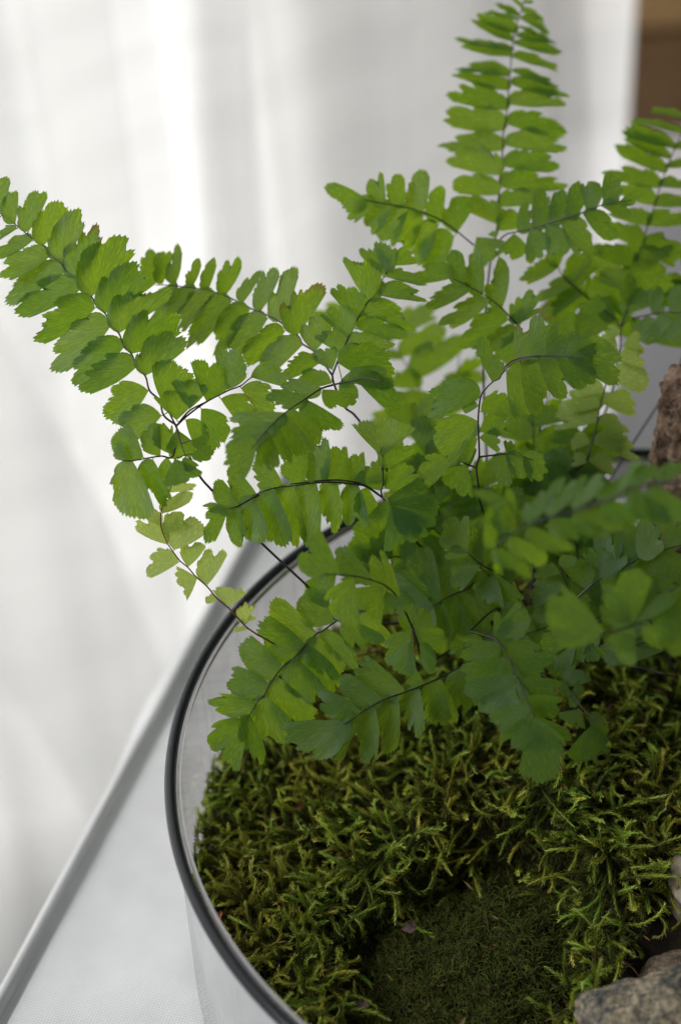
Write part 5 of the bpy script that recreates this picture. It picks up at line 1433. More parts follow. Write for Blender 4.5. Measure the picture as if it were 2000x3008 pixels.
 ],"""
-16.4,36.97,127 -18.87,40.87,133.72 0.93,-0.04,0.36 0.66 0.3 0
-12.54,37.81,129.63 -13.9,42.99,136.13 0.98,0.03,0.18 0.60 0.0 0
-12.45,37.8,129.64 -9.25,44.49,139.17 0.91,-0.41,-0.02 0.53 0.0 1
-8.08,38.39,132.05 -4.56,45.91,139.69 0.95,-0.22,-0.23 0.52 0.0 1
-3.23,38.82,134.38 0.74,44.76,141.73 0.85,-0.52,-0.04 0.58 0.0 1
3.04,38.98,136.81 5.88,43,142.24 0.92,-0.18,-0.35 0.62 0.0 0
-12.89,37.6,129.17 -6.87,35.97,125.49 0.56,0.38,0.74 0.65 0.4 0
0.51,38.54,135.27 7.02,33.68,127.06 0.82,0.33,0.46 0.55 0.0 1
-7.47,38.1,131.8 -4.52,35.12,127.56 0.84,0.07,0.53 0.51 0.0 0
6.74,38.58,137.52 10.8,42.74,142.07 0.82,-0.48,-0.29 0.50 0.0 0
-21.23,36.35,128.1 -30.55,36.59,126.76 -0.08,0.72,0.69 0.55 0.4 0
-19.9,35.96,124.9 -29.55,35.35,122.3 -0.21,0.75,0.62 0.56 0.3 1
-22.56,36.92,132.13 -28.84,37.94,133.48 0.26,0.66,0.71 0.50 0.4 0
-19.67,35.91,124.48 -26.61,32.54,119.4 -0.66,0.33,0.68 0.62 0.0 1
-22.35,37.27,134.01 -18.43,38.18,135.93 -0.47,0.48,0.74 0.61 0.0 0
-19.02,35.96,124.39 -14.49,34.72,121.53 0.55,0.52,0.65 0.60 0.0 0
"""),
 (None,0,[
  (0.26,0.12,"-7.08,-16.25,166.44 -15.22,-21.71,165.39 -21.1,-24.49,165.8 -23.02,-25.25,166.12"),
  (0.13,0.09,"-21.95,-24.83,165.94 -21.99,-24.67,166.15 -22.03,-24.51,166.36"),
  (0.13,0.09,"-15.04,-21.58,165.42 -15.11,-21.5,165.52 -15.19,-21.42,165.63"),
  (0.13,0.09,"-14.13,-20.97,165.53 -13.83,-21.28,165.12 -13.53,-21.59,164.7"),
  (0.13,0.09,"-8.4,-17.13,166.27 -8.2,-17.35,165.98 -7.99,-17.56,165.69"),
  (0.13,0.09,"-20.8,-24.35,165.78 -20.77,-24.44,165.67 -20.73,-24.52,165.56"),
  (0.26,0.12,"-14.77,14.21,132.08 -18.03,14.31,132.22 -20.07,14.37,132.3"),
  (0.13,0.09,"-19.87,14.37,132.29 -19.85,14.55,132.54 -19.83,14.74,132.78"),
  (0.13,0.09,"-19.66,14.36,132.29 -19.68,14.12,131.96 -19.7,13.87,131.63"),
  (0.13,0.09,"-20.07,14.37,132.3 -20.12,13.76,131.49 -20.18,13.15,130.67"),
  (0.13,0.09,"-20.07,14.37,132.3 -20.95,13.66,131.36 -21.83,12.95,130.42"),
  (0.13,0.09,"-15.99,14.25,132.13 -16.06,13.51,131.16 -16.12,12.77,130.18"),
  (0.13,0.09,"-18.44,14.32,132.23 -18.49,13.71,131.42 -18.55,13.1,130.61"),
  (0.36,0.28,"-22.4,51.02,84 -4.85,34.01,110.38 16.62,13.22,130.77 6.95,-4.68,156.86 -7.08,-16.25,166.44"),
 ],"""
-22.03,-24.51,166.36 -34.45,-21.8,171.47 -0.4,-0.68,-0.61 0.61 0.4 1
-15.6,-21.81,165.51 -22.65,-16.55,170.46 -0.71,-0.42,-0.57 0.50 0.2 1
-15.19,-21.42,165.63 -15.98,-15.84,175.16 -1,-0.09,-0.03 0.61 0.0 1
-14.8,-21.33,165.53 -7.6,-15.99,170.72 -0.69,0.68,0.25 0.62 0.0 1
-15.63,-22.06,165.25 -19.95,-26.55,160.21 -0.83,0.47,0.3 0.72 0.6 1
-13.53,-21.59,164.7 -5.12,-22.64,161.43 -0.38,-0.38,-0.85 0.51 0.2 1
-7.99,-17.56,165.69 -4.97,-23.34,157.02 -0.95,-0.26,-0.16 0.62 0.3 1
-20.73,-24.52,165.56 -15.39,-25.7,163.41 -0.39,-0.73,-0.56 0.52 0.0 0
-11.15,-18.84,166.03 -1.71,-17.56,168.38 0.26,-0.7,-0.67 0.60 0.0 1
-19.83,14.74,132.78 -30.35,12.4,131.49 -0.22,0.56,0.8 0.50 0.5 1
-19.7,13.87,131.63 -19.61,9.87,126.14 -1,-0.04,0.01 0.71 0.6 0
-20.18,13.15,130.67 -23.71,12.84,130.61 -0.05,0.43,0.9 0.62 0.0 0
-21.83,12.95,130.42 -26.57,8.93,125.58 -0.78,0.55,0.31 0.50 0.0 0
-16.12,12.77,130.18 -29.22,12.27,126.88 -0.19,0.72,0.66 0.50 0.0 1
-18.55,13.1,130.61 -15.66,10.58,126.23 -0.86,-0.39,-0.34 0.61 0.0 0
"""),
 (None,0,[
  (0.26,0.12,"-46.22,19.25,130.46 -41.34,14.2,132.31 -39.93,11.99,132.51 -38.37,7.3,132.22 -37,1.18,131.68 -35.66,-4.89,131.23 -34.47,-11.87,130.71"),
  (0.13,0.09,"-38.46,7.56,132.23 -38.61,7.51,132.16 -38.76,7.46,132.1"),
  (0.13,0.09,"-40.89,13.49,132.37 -40.73,13.6,132.52 -40.57,13.72,132.67"),
  (0.13,0.09,"-38.12,6.2,132.11 -37.69,6.31,132.25 -37.26,6.41,132.39"),
  (0.13,0.09,"-36.8,0.3,131.61 -36.54,0.36,131.69 -36.28,0.43,131.78"),
  (0.13,0.09,"-35.63,-5.07,131.21 -35.46,-5.03,131.26 -35.28,-5,131.3"),
  (0.13,0.09,"-41.25,14.06,132.32 -41.09,14.18,132.47 -40.92,14.29,132.63"),
  (0.13,0.09,"-41.25,14.07,132.32 -40.98,14.27,132.58 -40.71,14.46,132.84"),
  (0.36,0.28,"-31.75,64.86,84 -34.45,54.3,104.16 -37.75,41.4,118.32 -46.22,19.25,130.46"),
 ],"""
-39.94,11.89,132.49 -50.29,10.33,132.38 0.12,-0.77,-0.63 0.43 0.0 1
-38.76,7.46,132.1 -48.33,4.13,127.66 0.5,-0.44,-0.75 0.61 0.0 1
-37.33,1.8,131.68 -48.04,-0.79,127.6 0.4,-0.67,-0.62 0.50 0.0 1
-36.44,-1.06,131.52 -45.23,-4.34,125.08 0.62,-0.53,-0.58 0.52 0.0 1
-35.12,-7.09,131.09 -44.54,-11.2,127.88 0.48,-0.79,-0.39 0.44 0.0 1
-34.82,-9.73,130.86 -39.1,-15.46,123.69 0.91,-0.23,-0.36 0.61 0.3 1
-34.48,-11.99,130.55 -32.78,-19.66,117.33 0.95,-0.19,0.23 0.53 0.3 1
-40.57,13.72,132.67 -29.87,9.41,129.34 -0.45,-0.7,-0.55 0.47 0.0 1
-37.26,6.41,132.39 -28.48,3.9,131.14 -0.25,-0.44,-0.86 0.56 0.0 1
-36.28,0.43,131.78 -27.2,-3.03,127.39 -0.52,-0.66,-0.55 0.61 0.0 1
-35.28,-5,131.3 -27.78,-6.9,126.79 -0.55,-0.37,-0.75 0.61 0.0 1
-34.55,-10.83,130.8 -27.54,-14.65,124.75 -0.71,-0.31,-0.63 0.42 0.0 0
-40.92,14.29,132.63 -37.61,17.22,136.9 0.84,-0.28,-0.46 0.61 0.4 0
-40.71,14.46,132.84 -31.97,17.17,137.67 0.53,-0.54,-0.66 0.50 0.3 1
-44.32,17.32,131.18 -50.96,14.4,128.06 0.53,-0.39,-0.76 0.51 0.0 0
"""),
 (None,0,[
  (0.26,0.12,"-25.02,28.22,104.14 -20.72,24.53,104.28 -18.98,21.07,103.26 -16.81,17.9,102.57 -13.47,14.27,102.26"),
  (0.13,0.09,"-18.26,20.01,103.03 -18.48,19.89,102.87 -18.71,19.77,102.71"),
  (0.13,0.09,"-16.81,17.9,102.57 -17.04,17.75,102.38 -17.27,17.6,102.18"),
  (0.13,0.09,"-15.52,16.5,102.45 -16.09,16.04,101.84 -16.65,15.59,101.24"),
  (0.13,0.09,"-21.61,25.3,104.25 -21.42,25.52,104.54 -21.22,25.75,104.84"),
  (0.36,0.28,"-24.02,57.71,84 -26.14,50.2,95.59 -28.74,41.01,101.19 -25.02,28.22,104.14"),
 ],"""
-18.71,19.77,102.71 -22.06,17.82,99.14 0.76,-0.42,-0.49 0.96 0.8 0
-17.27,17.6,102.18 -12.55,13.98,97.57 0.77,0.5,0.39 0.51 0.0 0
-16.65,15.59,101.24 -17.7,9.46,94.64 0.98,0.03,-0.18 0.88 0.6 1
-21.22,25.75,104.84 -18.82,29.14,108.57 0.86,-0.49,-0.11 1.12 0.8 0
-20.56,24.06,104.11 -23.43,25.68,106.58 -0.7,-0.57,-0.44 0.51 0.0 0
-20.33,24.21,104.26 -17.45,25.38,105.79 0.56,-0.46,-0.69 0.71 0.5 0
-21.12,24.72,104.14 -19.56,21.75,101.14 0.93,0.32,0.17 0.51 0.0 0
"""),
 (None,0,[
  (0.26,0.12,"-45.54,42.87,123.6 -49.56,39.99,124.28 -54,36.01,124.46"),
  (0.13,0.09,"-47.63,41.38,123.95 -47.57,41.27,123.8 -47.51,41.16,123.66"),
  (0.36,0.28,"-32.27,61.72,84 -35.39,57.96,103.79 -39.21,53.36,117.58 -45.54,42.87,123.6"),
 ],"""
-53.59,36.49,124.52 -65.44,39.23,127.24 -0.31,-0.56,-0.77 0.62 0.3 1
-51.57,38.41,124.5 -59.45,45.32,133.19 -0.81,-0.48,-0.35 0.67 0.0 1
-47.98,40.96,123.86 -53.25,45.42,131.03 -0.82,-0.47,-0.32 0.82 0.0 1
-51.28,38.3,124.23 -51.69,32.81,115.81 -0.98,0.17,-0.06 0.45 0.0 0
-47.51,41.16,123.66 -46.72,34.77,114.96 -0.99,-0.15,0.02 0.49 0.0 1
-45.96,42.4,123.52 -38.68,37.11,114.19 -0.82,-0.36,-0.44 0.50 0.0 1
-53.62,36.16,124.31 -56.42,31.51,118.98 -0.9,0.42,0.11 0.61 0.0 0
"""),
 (None,0,[
  (0.26,0.12,"-38.03,35.14,134.94 -42.24,33.73,138.94 -45.61,32.89,143.57"),
  (0.13,0.09,"-45.06,33.03,142.81 -45.34,32.85,142.58 -45.63,32.68,142.35"),
  (0.13,0.09,"-42.01,33.81,138.73 -41.73,34.11,139.12 -41.45,34.41,139.52"),
  (0.13,0.09,"-38.11,35.12,135.01 -38.27,34.94,134.78 -38.44,34.77,134.55"),
  (0.13,0.09,"-38.03,35.14,134.94 -37.86,34.97,134.71 -37.69,34.8,134.48"),
  (0.13,0.09,"-42.41,33.69,139.17 -42.13,33.86,139.39 -41.85,34.03,139.62"),
  (0.36,0.28,"-18.6,52.94,84 -25.3,50.99,104.78 -33.48,48.6,119.57 -38.03,35.14,134.94"),
 ],"""
-45.69,32.82,143.4 -49.43,38.16,150.35 -0.89,-0.03,-0.46 0.71 0.4 1
-45.63,32.68,142.35 -50.59,33.98,143.64 0.34,0.46,0.82 0.55 0.3 0
-42.24,33.73,138.94 -50.12,31.09,136.06 -0.44,0.71,0.55 0.57 0.4 0
-41.45,34.41,139.52 -42.7,40.38,147.16 -0.99,-0.05,-0.12 0.50 0.0 0
-38.44,34.77,134.55 -41.64,29.86,129.08 -0.9,0.4,0.17 0.76 0.6 0
-37.69,34.8,134.48 -35.31,30.24,127.82 -0.91,0.1,-0.39 0.62 0.4 0
-41.85,34.03,139.62 -45.03,38.1,146.6 -0.92,-0.33,-0.23 0.51 0.0 0
"""),
 (None,0,[
  (0.26,0.12,"-59.81,51.03,127.78 -62.48,50.63,129.26 -68.72,47.5,129.73"),
  (0.26,0.12,"-59.44,50.79,127.46 -56.52,48.45,127.67"),
  (0.13,0.09,"-58.8,50.28,127.5 -58.75,50.35,127.6 -58.69,50.43,127.7"),
  (0.13,0.09,"-57.48,49.22,127.6 -57.56,49.11,127.45 -57.64,48.99,127.3"),
  (0.36,0.28,"-17.77,57.24,84 -32.48,58.26,103.7 -50.46,59.5,117.41 -59.81,51.03,127.78"),
 ],"""
-62.86,50.52,129.37 -71.8,55.7,137.07 -0.71,-0.54,-0.46 0.86 0.7 1
-62.47,50.75,129.41 -66.27,53.92,134.19 -0.83,-0.24,-0.5 0.60 0.0 0
-68.72,47.5,129.73 -70.9,46.22,127.25 -0.79,0.29,0.54 0.50 0.0 0
-66.39,48.7,129.58 -69.99,44.32,124.99 -0.86,0.44,0.25 0.61 0.0 0
-60.19,50.92,127.89 -58.12,46.32,122.51 -0.94,-0.33,-0.08 0.62 0.0 0
-60.95,50.89,128.46 -54.25,52.29,131.6 -0.43,0.65,0.63 0.60 0.0 0
-58.69,50.43,127.7 -52.04,51.68,127.83 0.15,-0.75,-0.64 0.51 0.0 0
-57.25,49.1,127.68 -46.57,49.65,126 -0.06,-0.77,-0.63 0.61 0.0 1
-57.64,48.99,127.3 -51.81,45.38,123.52 0.67,0.54,0.52 0.60 0.0 0
"""),
 (None,0,[
  (0.26,0.12,"-26.82,49.29,103.86 -34.86,60.91,123.9 -44.08,70.64,140.94 -54.74,75.58,150.38"),
  (0.36,0.28,"-28.2,58.85,84 -27.58,54.55,96.93 -26.82,49.29,103.86"),
 ],"""
-32.07,56.88,116.95 -45.6,58.6,119.91 0.24,0.57,0.79 0.57 0.5 1
-33.65,59.16,120.88 -23.62,64.94,128.93 -0.7,0.3,0.65 0.63 0.3 1
-35.33,61.4,124.76 -46.47,62.66,125.59 0.13,0.75,0.65 0.69 0.3 1
-37.36,63.55,128.52 -28.93,68.48,136.94 -0.73,0.55,0.41 0.58 0.1 1
-39.39,65.69,132.27 -49.32,65.85,133.92 0.14,0.63,0.76 0.67 0.3 1
-41.41,67.83,136.01 -32.28,72.18,143.33 -0.64,0.65,0.41 0.53 0.5 1
-43.43,69.96,139.75 -55.01,72.9,141.16 0.2,0.35,0.91 0.67 0.3 1
-46.37,71.7,142.96 -42.59,77.5,152.37 -0.9,0.42,0.1 0.68 0.5 1
-49.72,73.25,145.93 -57.99,71.06,141.93 -0.48,0.35,0.8 0.64 0.5 1
-53.07,74.8,148.9 -49.48,80.84,158 -0.92,0.37,0.12 0.67 0.1 1
-54.74,75.58,150.38 -62.81,79.99,157.09 -0.7,-0.47,-0.54 0.60 0.4 1
"""),
 (None,0,[
  (0.26,0.12,"-22.38,56.76,97.16 -17.84,70.33,118.33 -20.21,83.38,138.67 -25.2,92.08,152.34"),
  (0.36,0.28,"-26.71,53.82,84 -24.76,55.14,93.58 -22.38,56.76,97.16"),
 ],"""
-19.37,65.76,111.21 -28.79,72.17,120.24 0.73,0.13,0.67 0.56 0.5 1
-18.59,68.07,114.81 -3.77,71.25,117.74 -0.26,0.39,0.88 0.58 0.5 1
-17.85,70.38,118.41 -31.75,71.86,120.33 0.17,0.63,0.76 0.60 0.3 1
-18.28,72.72,122.06 -4.25,76.33,128.61 -0.43,0.74,0.52 0.64 0.1 1
-18.7,75.06,125.7 -33.97,76.57,127.64 0.16,0.75,0.64 0.64 0.1 1
-19.12,77.39,129.33 -8.36,79.92,133.5 -0.41,0.45,0.79 0.60 0.5 1
-19.55,79.72,132.96 -32.02,81.54,136.55 0.31,0.44,0.84 0.54 0.5 1
-19.97,82.04,136.59 -12.01,85.31,141.7 -0.59,0.58,0.55 0.59 0.5 1
-20.75,84.32,140.15 -29.96,82.95,139.88 -0.08,0.34,0.94 0.67 0.3 0
-22.03,86.54,143.64 -14.3,89.49,146.94 -0.49,0.42,0.76 0.58 0.3 0
-23.3,88.76,147.12 -31.64,87.76,147.31 -0.06,0.61,0.79 0.61 0.1 0
-24.57,90.97,150.6 -17.14,95.28,156.77 -0.68,0.64,0.37 0.62 0.3 1
-25.2,92.08,152.34 -28.52,100.51,160.75 0.96,0.23,0.15 0.61 0.4 1
"""),
 (None,0,[
  (0.26,0.12,"-18.14,54.34,98.94 -9.76,61.53,114.55 -11.57,69.14,130.21"),
  (0.36,0.28,"-30.61,60.58,84 -25,57.77,94.47 -18.14,54.34,98.94"),
 ],"""
-13.82,58.06,107 -23.82,67.04,116.93 0.8,0.4,0.45 0.56 0.1 1
-12.25,59.4,109.91 1.39,59.47,112.61 -0.17,0.49,0.86 0.68 0.3 1
-10.7,60.73,112.81 -16.69,65.39,121.57 0.84,0.41,0.36 0.64 0.3 1
-9.91,62.16,115.83 2.56,68.3,122.03 -0.57,0.67,0.47 0.67 0.3 1
-10.28,63.72,119.04 -22.3,66.83,123.43 0.4,0.35,0.85 0.58 0.5 1
-10.65,65.28,122.24 -1.9,68.23,124.85 -0.41,0.57,0.72 0.68 0.5 1
-11.02,66.83,125.44 -20.63,69.15,129.84 0.45,0.54,0.71 0.63 0.3 1
-11.39,68.37,128.62 -3.73,70.72,132.8 -0.48,0.76,0.45 0.58 0.3 0
-11.57,69.14,130.21 -12.35,77,138.74 -1,-0.09,-0 0.61 0.4 1
"""),
 (None,0,[
  (0.26,0.12,"-31.32,39.26,105.51 -44.23,43.25,114.57 -57.08,46.6,122.65 -66.71,48.33,127.52"),
  (0.36,0.28,"-31.22,69.1,84 -31.26,55.67,97.75 -31.32,39.26,105.51"),
 ],"""
-40.18,42,111.73 -52.27,39.7,109.86 -0.23,0.54,0.81 0.61 0.1 1
-42.84,42.82,113.6 -41.1,49.54,125.14 -0.99,0.06,0.12 0.53 0.5 1
-45.54,43.6,115.4 -55.09,39.92,109.55 -0.59,0.4,0.71 0.63 0.3 1
-48.31,44.32,117.13 -46.22,49.76,126.35 -0.98,0.11,0.16 0.59 0.5 1
-51.06,45.04,118.86 -62.3,42.22,116.32 -0.3,0.44,0.84 0.69 0.3 1
-53.81,45.75,120.59 -51.67,52.08,128.14 -0.98,0.14,0.16 0.61 0.1 1
-56.55,46.46,122.32 -64.78,44.47,118.36 -0.47,0.35,0.81 0.59 0.5 0
-59.44,47.03,123.84 -60.46,53.43,133.13 -0.99,0.07,-0.16 0.52 0.1 1
-62.35,47.55,125.31 -68.4,43.62,118.42 -0.77,0.5,0.4 0.53 0.5 0
-65.26,48.07,126.78 -66.43,53.12,135.88 -0.99,0,-0.13 0.54 0.1 1
-66.71,48.33,127.52 -76.27,51.55,131.17 0.44,0.74,0.5 0.62 0.4 1
"""),
 (None,0,[
  (0.26,0.12,"-26.18,44.97,103.11 -37.76,53.62,118.47 -51.67,59.74,130.14 -58.88,65.41,140.21"),
  (0.36,0.28,"-19.78,61.07,84 -22.66,53.82,96.56 -26.18,44.97,103.11"),
 ],"""
-33.71,50.6,113.1 -47.13,49.12,110.1 -0.23,0.67,0.7 0.52 0.5 1
-35.65,52.04,115.66 -30.22,58.93,124.03 -0.89,0.18,0.42 0.66 0.3 1
-37.57,53.48,118.22 -51.58,49.85,115.52 -0.31,0.8,0.52 0.53 0.5 1
-40.06,54.64,120.4 -34.49,63.21,130.35 -0.92,0.17,0.36 0.59 0.1 1
-42.61,55.76,122.54 -50.6,52.42,119.25 -0.51,0.6,0.62 0.67 0.3 1
-45.15,56.87,124.67 -39.2,62.99,134.61 -0.89,0.22,0.4 0.54 0.3 1
-47.68,57.99,126.8 -59.34,55.49,124.25 -0.29,0.77,0.57 0.53 0.5 1
-50.22,59.1,128.92 -48.15,63.58,136.53 -0.93,0.38,0.03 0.57 0.3 0
-52.45,60.36,131.24 -62.88,59.56,130.48 -0.1,0.53,0.84 0.55 0.5 1
-54.29,61.8,133.8 -48.46,67.13,142.39 -0.82,0.52,0.23 0.54 0.1 1
-56.13,63.25,136.37 -66.51,62.14,135.77 -0.11,0.57,0.81 0.61 0.5 1
-57.97,64.69,138.93 -52.39,69.8,146.73 -0.83,0.48,0.28 0.68 0.1 1
-58.88,65.41,140.21 -64.62,71.7,147.04 -0.84,-0.47,-0.28 0.62 0.4 1
"""),
 (None,0,[
  (0.26,0.12,"-21.38,47.09,100.94 -5.71,49.22,109.82 9.59,49.5,115.77"),
  (0.36,0.28,"-36.14,55.18,84 -29.5,51.54,95.47 -21.38,47.09,100.94"),
 ],"""
-13.55,48.16,105.37 -10.7,55.66,116.86 0.98,-0.11,-0.17 0.64 0.5 1
-11.2,48.47,106.7 -0.96,44.31,99.57 0.62,0.23,0.75 0.58 0.1 1
-8.86,48.79,108.03 -12.36,56.61,120.77 0.97,0.14,0.18 0.68 0.1 1
-6.53,49.11,109.35 0.89,45.4,102.16 0.7,0.57,0.43 0.69 0.5 1
-4.08,49.25,110.45 -2.5,56.12,118.43 0.99,-0.05,-0.15 0.67 0.3 1
-1.58,49.3,111.42 4.5,44.53,105.67 0.77,0.34,0.54 0.63 0.1 1
0.91,49.34,112.39 2.24,54.78,120.64 0.98,-0.17,-0.04 0.50 0.5 0
3.4,49.39,113.36 12.5,43.19,106.22 0.68,0.18,0.71 0.62 0.3 1
5.88,49.43,114.32 9.8,55.62,124.06 0.85,-0.53,-0.01 0.62 0.1 1
8.36,49.48,115.29 14.8,46.02,110.17 0.68,0.22,0.71 0.60 0.1 0
9.59,49.5,115.77 21.21,52.51,117.69 0.29,-0.79,-0.53 0.61 0.4 0
"""),
 (None,0,[
  (0.26,0.12,"-21.32,101.86,128.76 -11.74,115.57,144.73 -2.46,125.49,156.2 5.22,130.84,162.24"),
  (0.36,0.28,"-19.88,50.86,84 -20.53,73.81,109.38 -21.32,101.86,128.76"),
 ],"""
-15.76,109.81,138.02 -23.48,117.1,148.53 0.86,0.3,0.42 0.67 0.1 1
-14.09,112.21,140.82 -3.71,110.99,139.66 0.15,0.4,0.9 0.62 0.3 1
-12.41,114.62,143.62 -17.57,120.29,151.75 0.89,0.25,0.39 0.55 0.5 1
-10.46,116.94,146.31 -0.45,116.49,145.17 0.12,0.38,0.92 0.56 0.1 0
-8.34,119.2,148.93 -17.17,125.61,155.68 0.72,0.42,0.55 0.51 0.1 1
-6.22,121.47,151.55 7.57,123.13,152.39 -0.13,0.7,0.7 0.67 0.1 1
-4.1,123.74,154.18 -9.87,129.76,160.64 0.76,0.04,0.65 0.54 0.1 0
-1.81,125.94,156.71 8.86,123.37,155.08 0.21,0.28,0.94 0.62 0.3 1
1,127.9,158.92 -1.98,133.96,168.27 0.96,0.06,0.27 0.58 0.1 1
3.81,129.86,161.13 13.41,126.46,158.95 0.37,0.58,0.72 0.58 0.1 0
5.22,130.84,162.24 13.13,136.51,168.31 0.72,-0.48,-0.49 0.60 0.4 1
"""),
 (None,0,[
  (0.26,0.12,"17.39,104.75,144.23 21.11,110.73,156.75 22.44,115.75,167.13"),
  (0.36,0.28,"-35.17,50.3,84 -11.52,74.8,117.12 17.39,104.75,144.23"),
 ],"""
19.21,107.68,150.34 11.35,110.84,155.97 0.63,0.4,0.66 0.59 0.5 0
19.86,108.73,152.56 31.46,107.75,153.05 -0.01,0.39,0.92 0.65 0.5 0
20.52,109.79,154.76 12.64,112.94,158.28 0.47,0.23,0.85 0.62 0.5 0
21.14,110.84,156.97 33.45,113.04,161.48 -0.35,0.7,0.62 0.59 0.1 0
21.43,111.94,159.24 13.74,116.63,164.39 0.64,0.25,0.73 0.63 0.1 1
21.72,113.03,161.5 30.74,113.88,162.3 -0.12,0.45,0.89 0.53 0.1 0
22.01,114.12,163.76 13.91,115.99,166.17 0.35,0.56,0.75 0.67 0.3 0
22.3,115.21,166.01 30.9,117.4,169.99 -0.45,0.62,0.64 0.67 0.5 0
22.44,115.75,167.13 23.98,121.79,175.45 -0.98,0.2,0.04 0.60 0.4 1
"""),
 (None,0,[
  (0.26,0.12,"-9.35,38.48,106.13 -20.34,40.33,112.54 -33.88,36.79,112.2"),
  (0.36,0.28,"-38.87,60,84 -25.59,50.31,98.06 -9.35,38.48,106.13"),
 ],"""
-15.58,39.53,109.76 -26.28,35.39,101.09 -0.66,0.48,0.58 0.65 0.5 1
-17.84,39.91,111.08 -19.3,46.33,120.34 -0.98,0.05,-0.19 0.60 0.5 1
-20.08,40.29,112.39 -28.18,36.85,105.58 -0.65,0.6,0.47 0.54 0.3 1
-22.58,39.75,112.48 -29.67,43.1,117.47 -0.65,-0.38,-0.66 0.52 0.3 0
-25.1,39.09,112.41 -28.26,35.12,106.08 -0.92,0.15,0.36 0.67 0.1 0
-27.61,38.43,112.35 -34.21,40.81,117.4 -0.64,-0.38,-0.66 0.59 0.5 0
-30.12,37.77,112.29 -30.13,32.57,104.5 -0.98,0.18,-0.12 0.65 0.1 1
-32.63,37.12,112.23 -35.88,42.97,118.54 -0.93,-0.2,-0.3 0.60 0.1 0
-33.88,36.79,112.2 -43.99,35.15,111.03 -0.19,0.84,0.51 0.62 0.4 1
"""),
 (None,0,[
  (0.26,0.12,"6.97,29.59,102.64 0.46,34.54,116.05 -3.78,39.46,129.03"),
  (0.36,0.28,"-35.07,62.63,84 -16.15,47.76,96.32 6.97,29.59,102.64"),
 ],"""
3.56,32.19,109.67 -10.59,34.66,111.93 0.23,0.56,0.79 0.67 0.1 1
2.33,33.12,112.2 12.48,38.86,121.96 -0.74,0.38,0.55 0.54 0.1 1
1.1,34.05,114.73 -9.02,35.89,115.33 0.15,0.57,0.81 0.55 0.5 1
0.05,35.01,117.3 12.06,40.91,122.87 -0.56,0.54,0.63 0.55 0.5 1
-0.81,36.01,119.92 -10.69,37.54,121.54 0.22,0.72,0.66 0.58 0.1 1
-1.66,37,122.54 5.37,41.62,127.41 -0.69,0.44,0.58 0.67 0.5 1
-2.51,37.99,125.14 -11.8,37.53,124.58 -0.08,0.75,0.66 0.61 0.5 1
-3.36,38.97,127.74 4.42,41.62,132.79 -0.58,0.51,0.63 0.59 0.5 1
-3.78,39.46,129.03 -6.83,45.23,137.99 -0.96,-0.24,-0.17 0.62 0.4 1
"""),
 (None,0,[
  (0.26,0.12,"-40.9,55.99,121.07 -50.31,62.64,133.42 -52.42,69.86,146.12"),
  (0.36,0.28,"-20.14,55.6,84 -29.48,55.78,105.53 -40.9,55.99,121.07"),
 ],"""
-45.67,59.37,127.33 -60.72,57.81,126.58 -0.11,0.68,0.72 0.53 0.3 1
-47.4,60.59,129.6 -37.89,67.77,139.11 -0.76,0.56,0.33 0.60 0.3 1
-49.12,61.8,131.86 -62.43,61.24,128.88 -0.18,0.71,0.68 0.53 0.1 1
-50.45,63.11,134.24 -41.84,67.81,140.94 -0.68,0.53,0.5 0.67 0.5 1
-50.89,64.61,136.88 -62.4,65.43,140.36 0.28,0.49,0.82 0.62 0.3 1
-51.33,66.12,139.53 -41.74,69.67,143.78 -0.5,0.61,0.62 0.68 0.1 1
-51.76,67.62,142.17 -59.69,69.45,144.96 0.38,0.66,0.64 0.66 0.1 0
-52.2,69.11,144.8 -45.55,73.58,149.09 -0.67,0.41,0.61 0.56 0.1 0
-52.42,69.86,146.12 -53.85,77.31,154.05 0.94,-0.15,0.31 0.62 0.4 1
"""),
 (None,0,[
  (0.26,0.12,"-23.38,61.11,112.9 -24.24,71.93,131.78 -24.66,80.93,147.51"),
  (0.36,0.28,"-31.78,73.75,84 -28,68.06,101.45 -23.38,61.11,112.9"),
 ],"""
-23.79,66.29,121.93 -36.82,68.56,128.06 0.42,0.63,0.65 0.63 0.1 1
-23.91,67.84,124.64 -10.28,73.58,129.02 -0.46,0.56,0.69 0.65 0.5 1
-24.04,69.39,127.34 -35.87,73.85,135.3 0.61,0.46,0.65 0.51 0.3 1
-24.16,70.94,130.04 -10.84,72.23,134.56 -0.27,0.78,0.57 0.53 0.1 1
-24.26,72.49,132.74 -36.05,73.72,135.11 0.22,0.35,0.91 0.66 0.1 1
-24.34,74.03,135.44 -11.68,75.12,137.93 -0.19,0.77,0.61 0.56 0.1 1
-24.41,75.57,138.13 -32.84,77.28,139.91 0.27,0.44,0.86 0.62 0.5 0
-24.48,77.1,140.81 -12.56,80.2,142.43 -0.24,0.49,0.84 0.55 0.1 1
-24.55,78.64,143.5 -32.39,82.17,146.62 0.51,0.6,0.61 0.64 0.1 0
-24.62,80.17,146.17 -17.81,83.38,150.18 -0.6,0.59,0.55 0.67 0.1 0
-24.66,80.93,147.51 -24.82,87.17,156.6 -1,0.01,-0.03 0.60 0.4 1
"""),
 (None,0,[
  (0.26,0.12,"-14.34,61.99,117.39 -15.97,70.8,133.47 -11.53,78.19,147.19"),
  (0.36,0.28,"-26.11,72.68,84 -20.81,67.87,103.7 -14.34,61.99,117.39"),
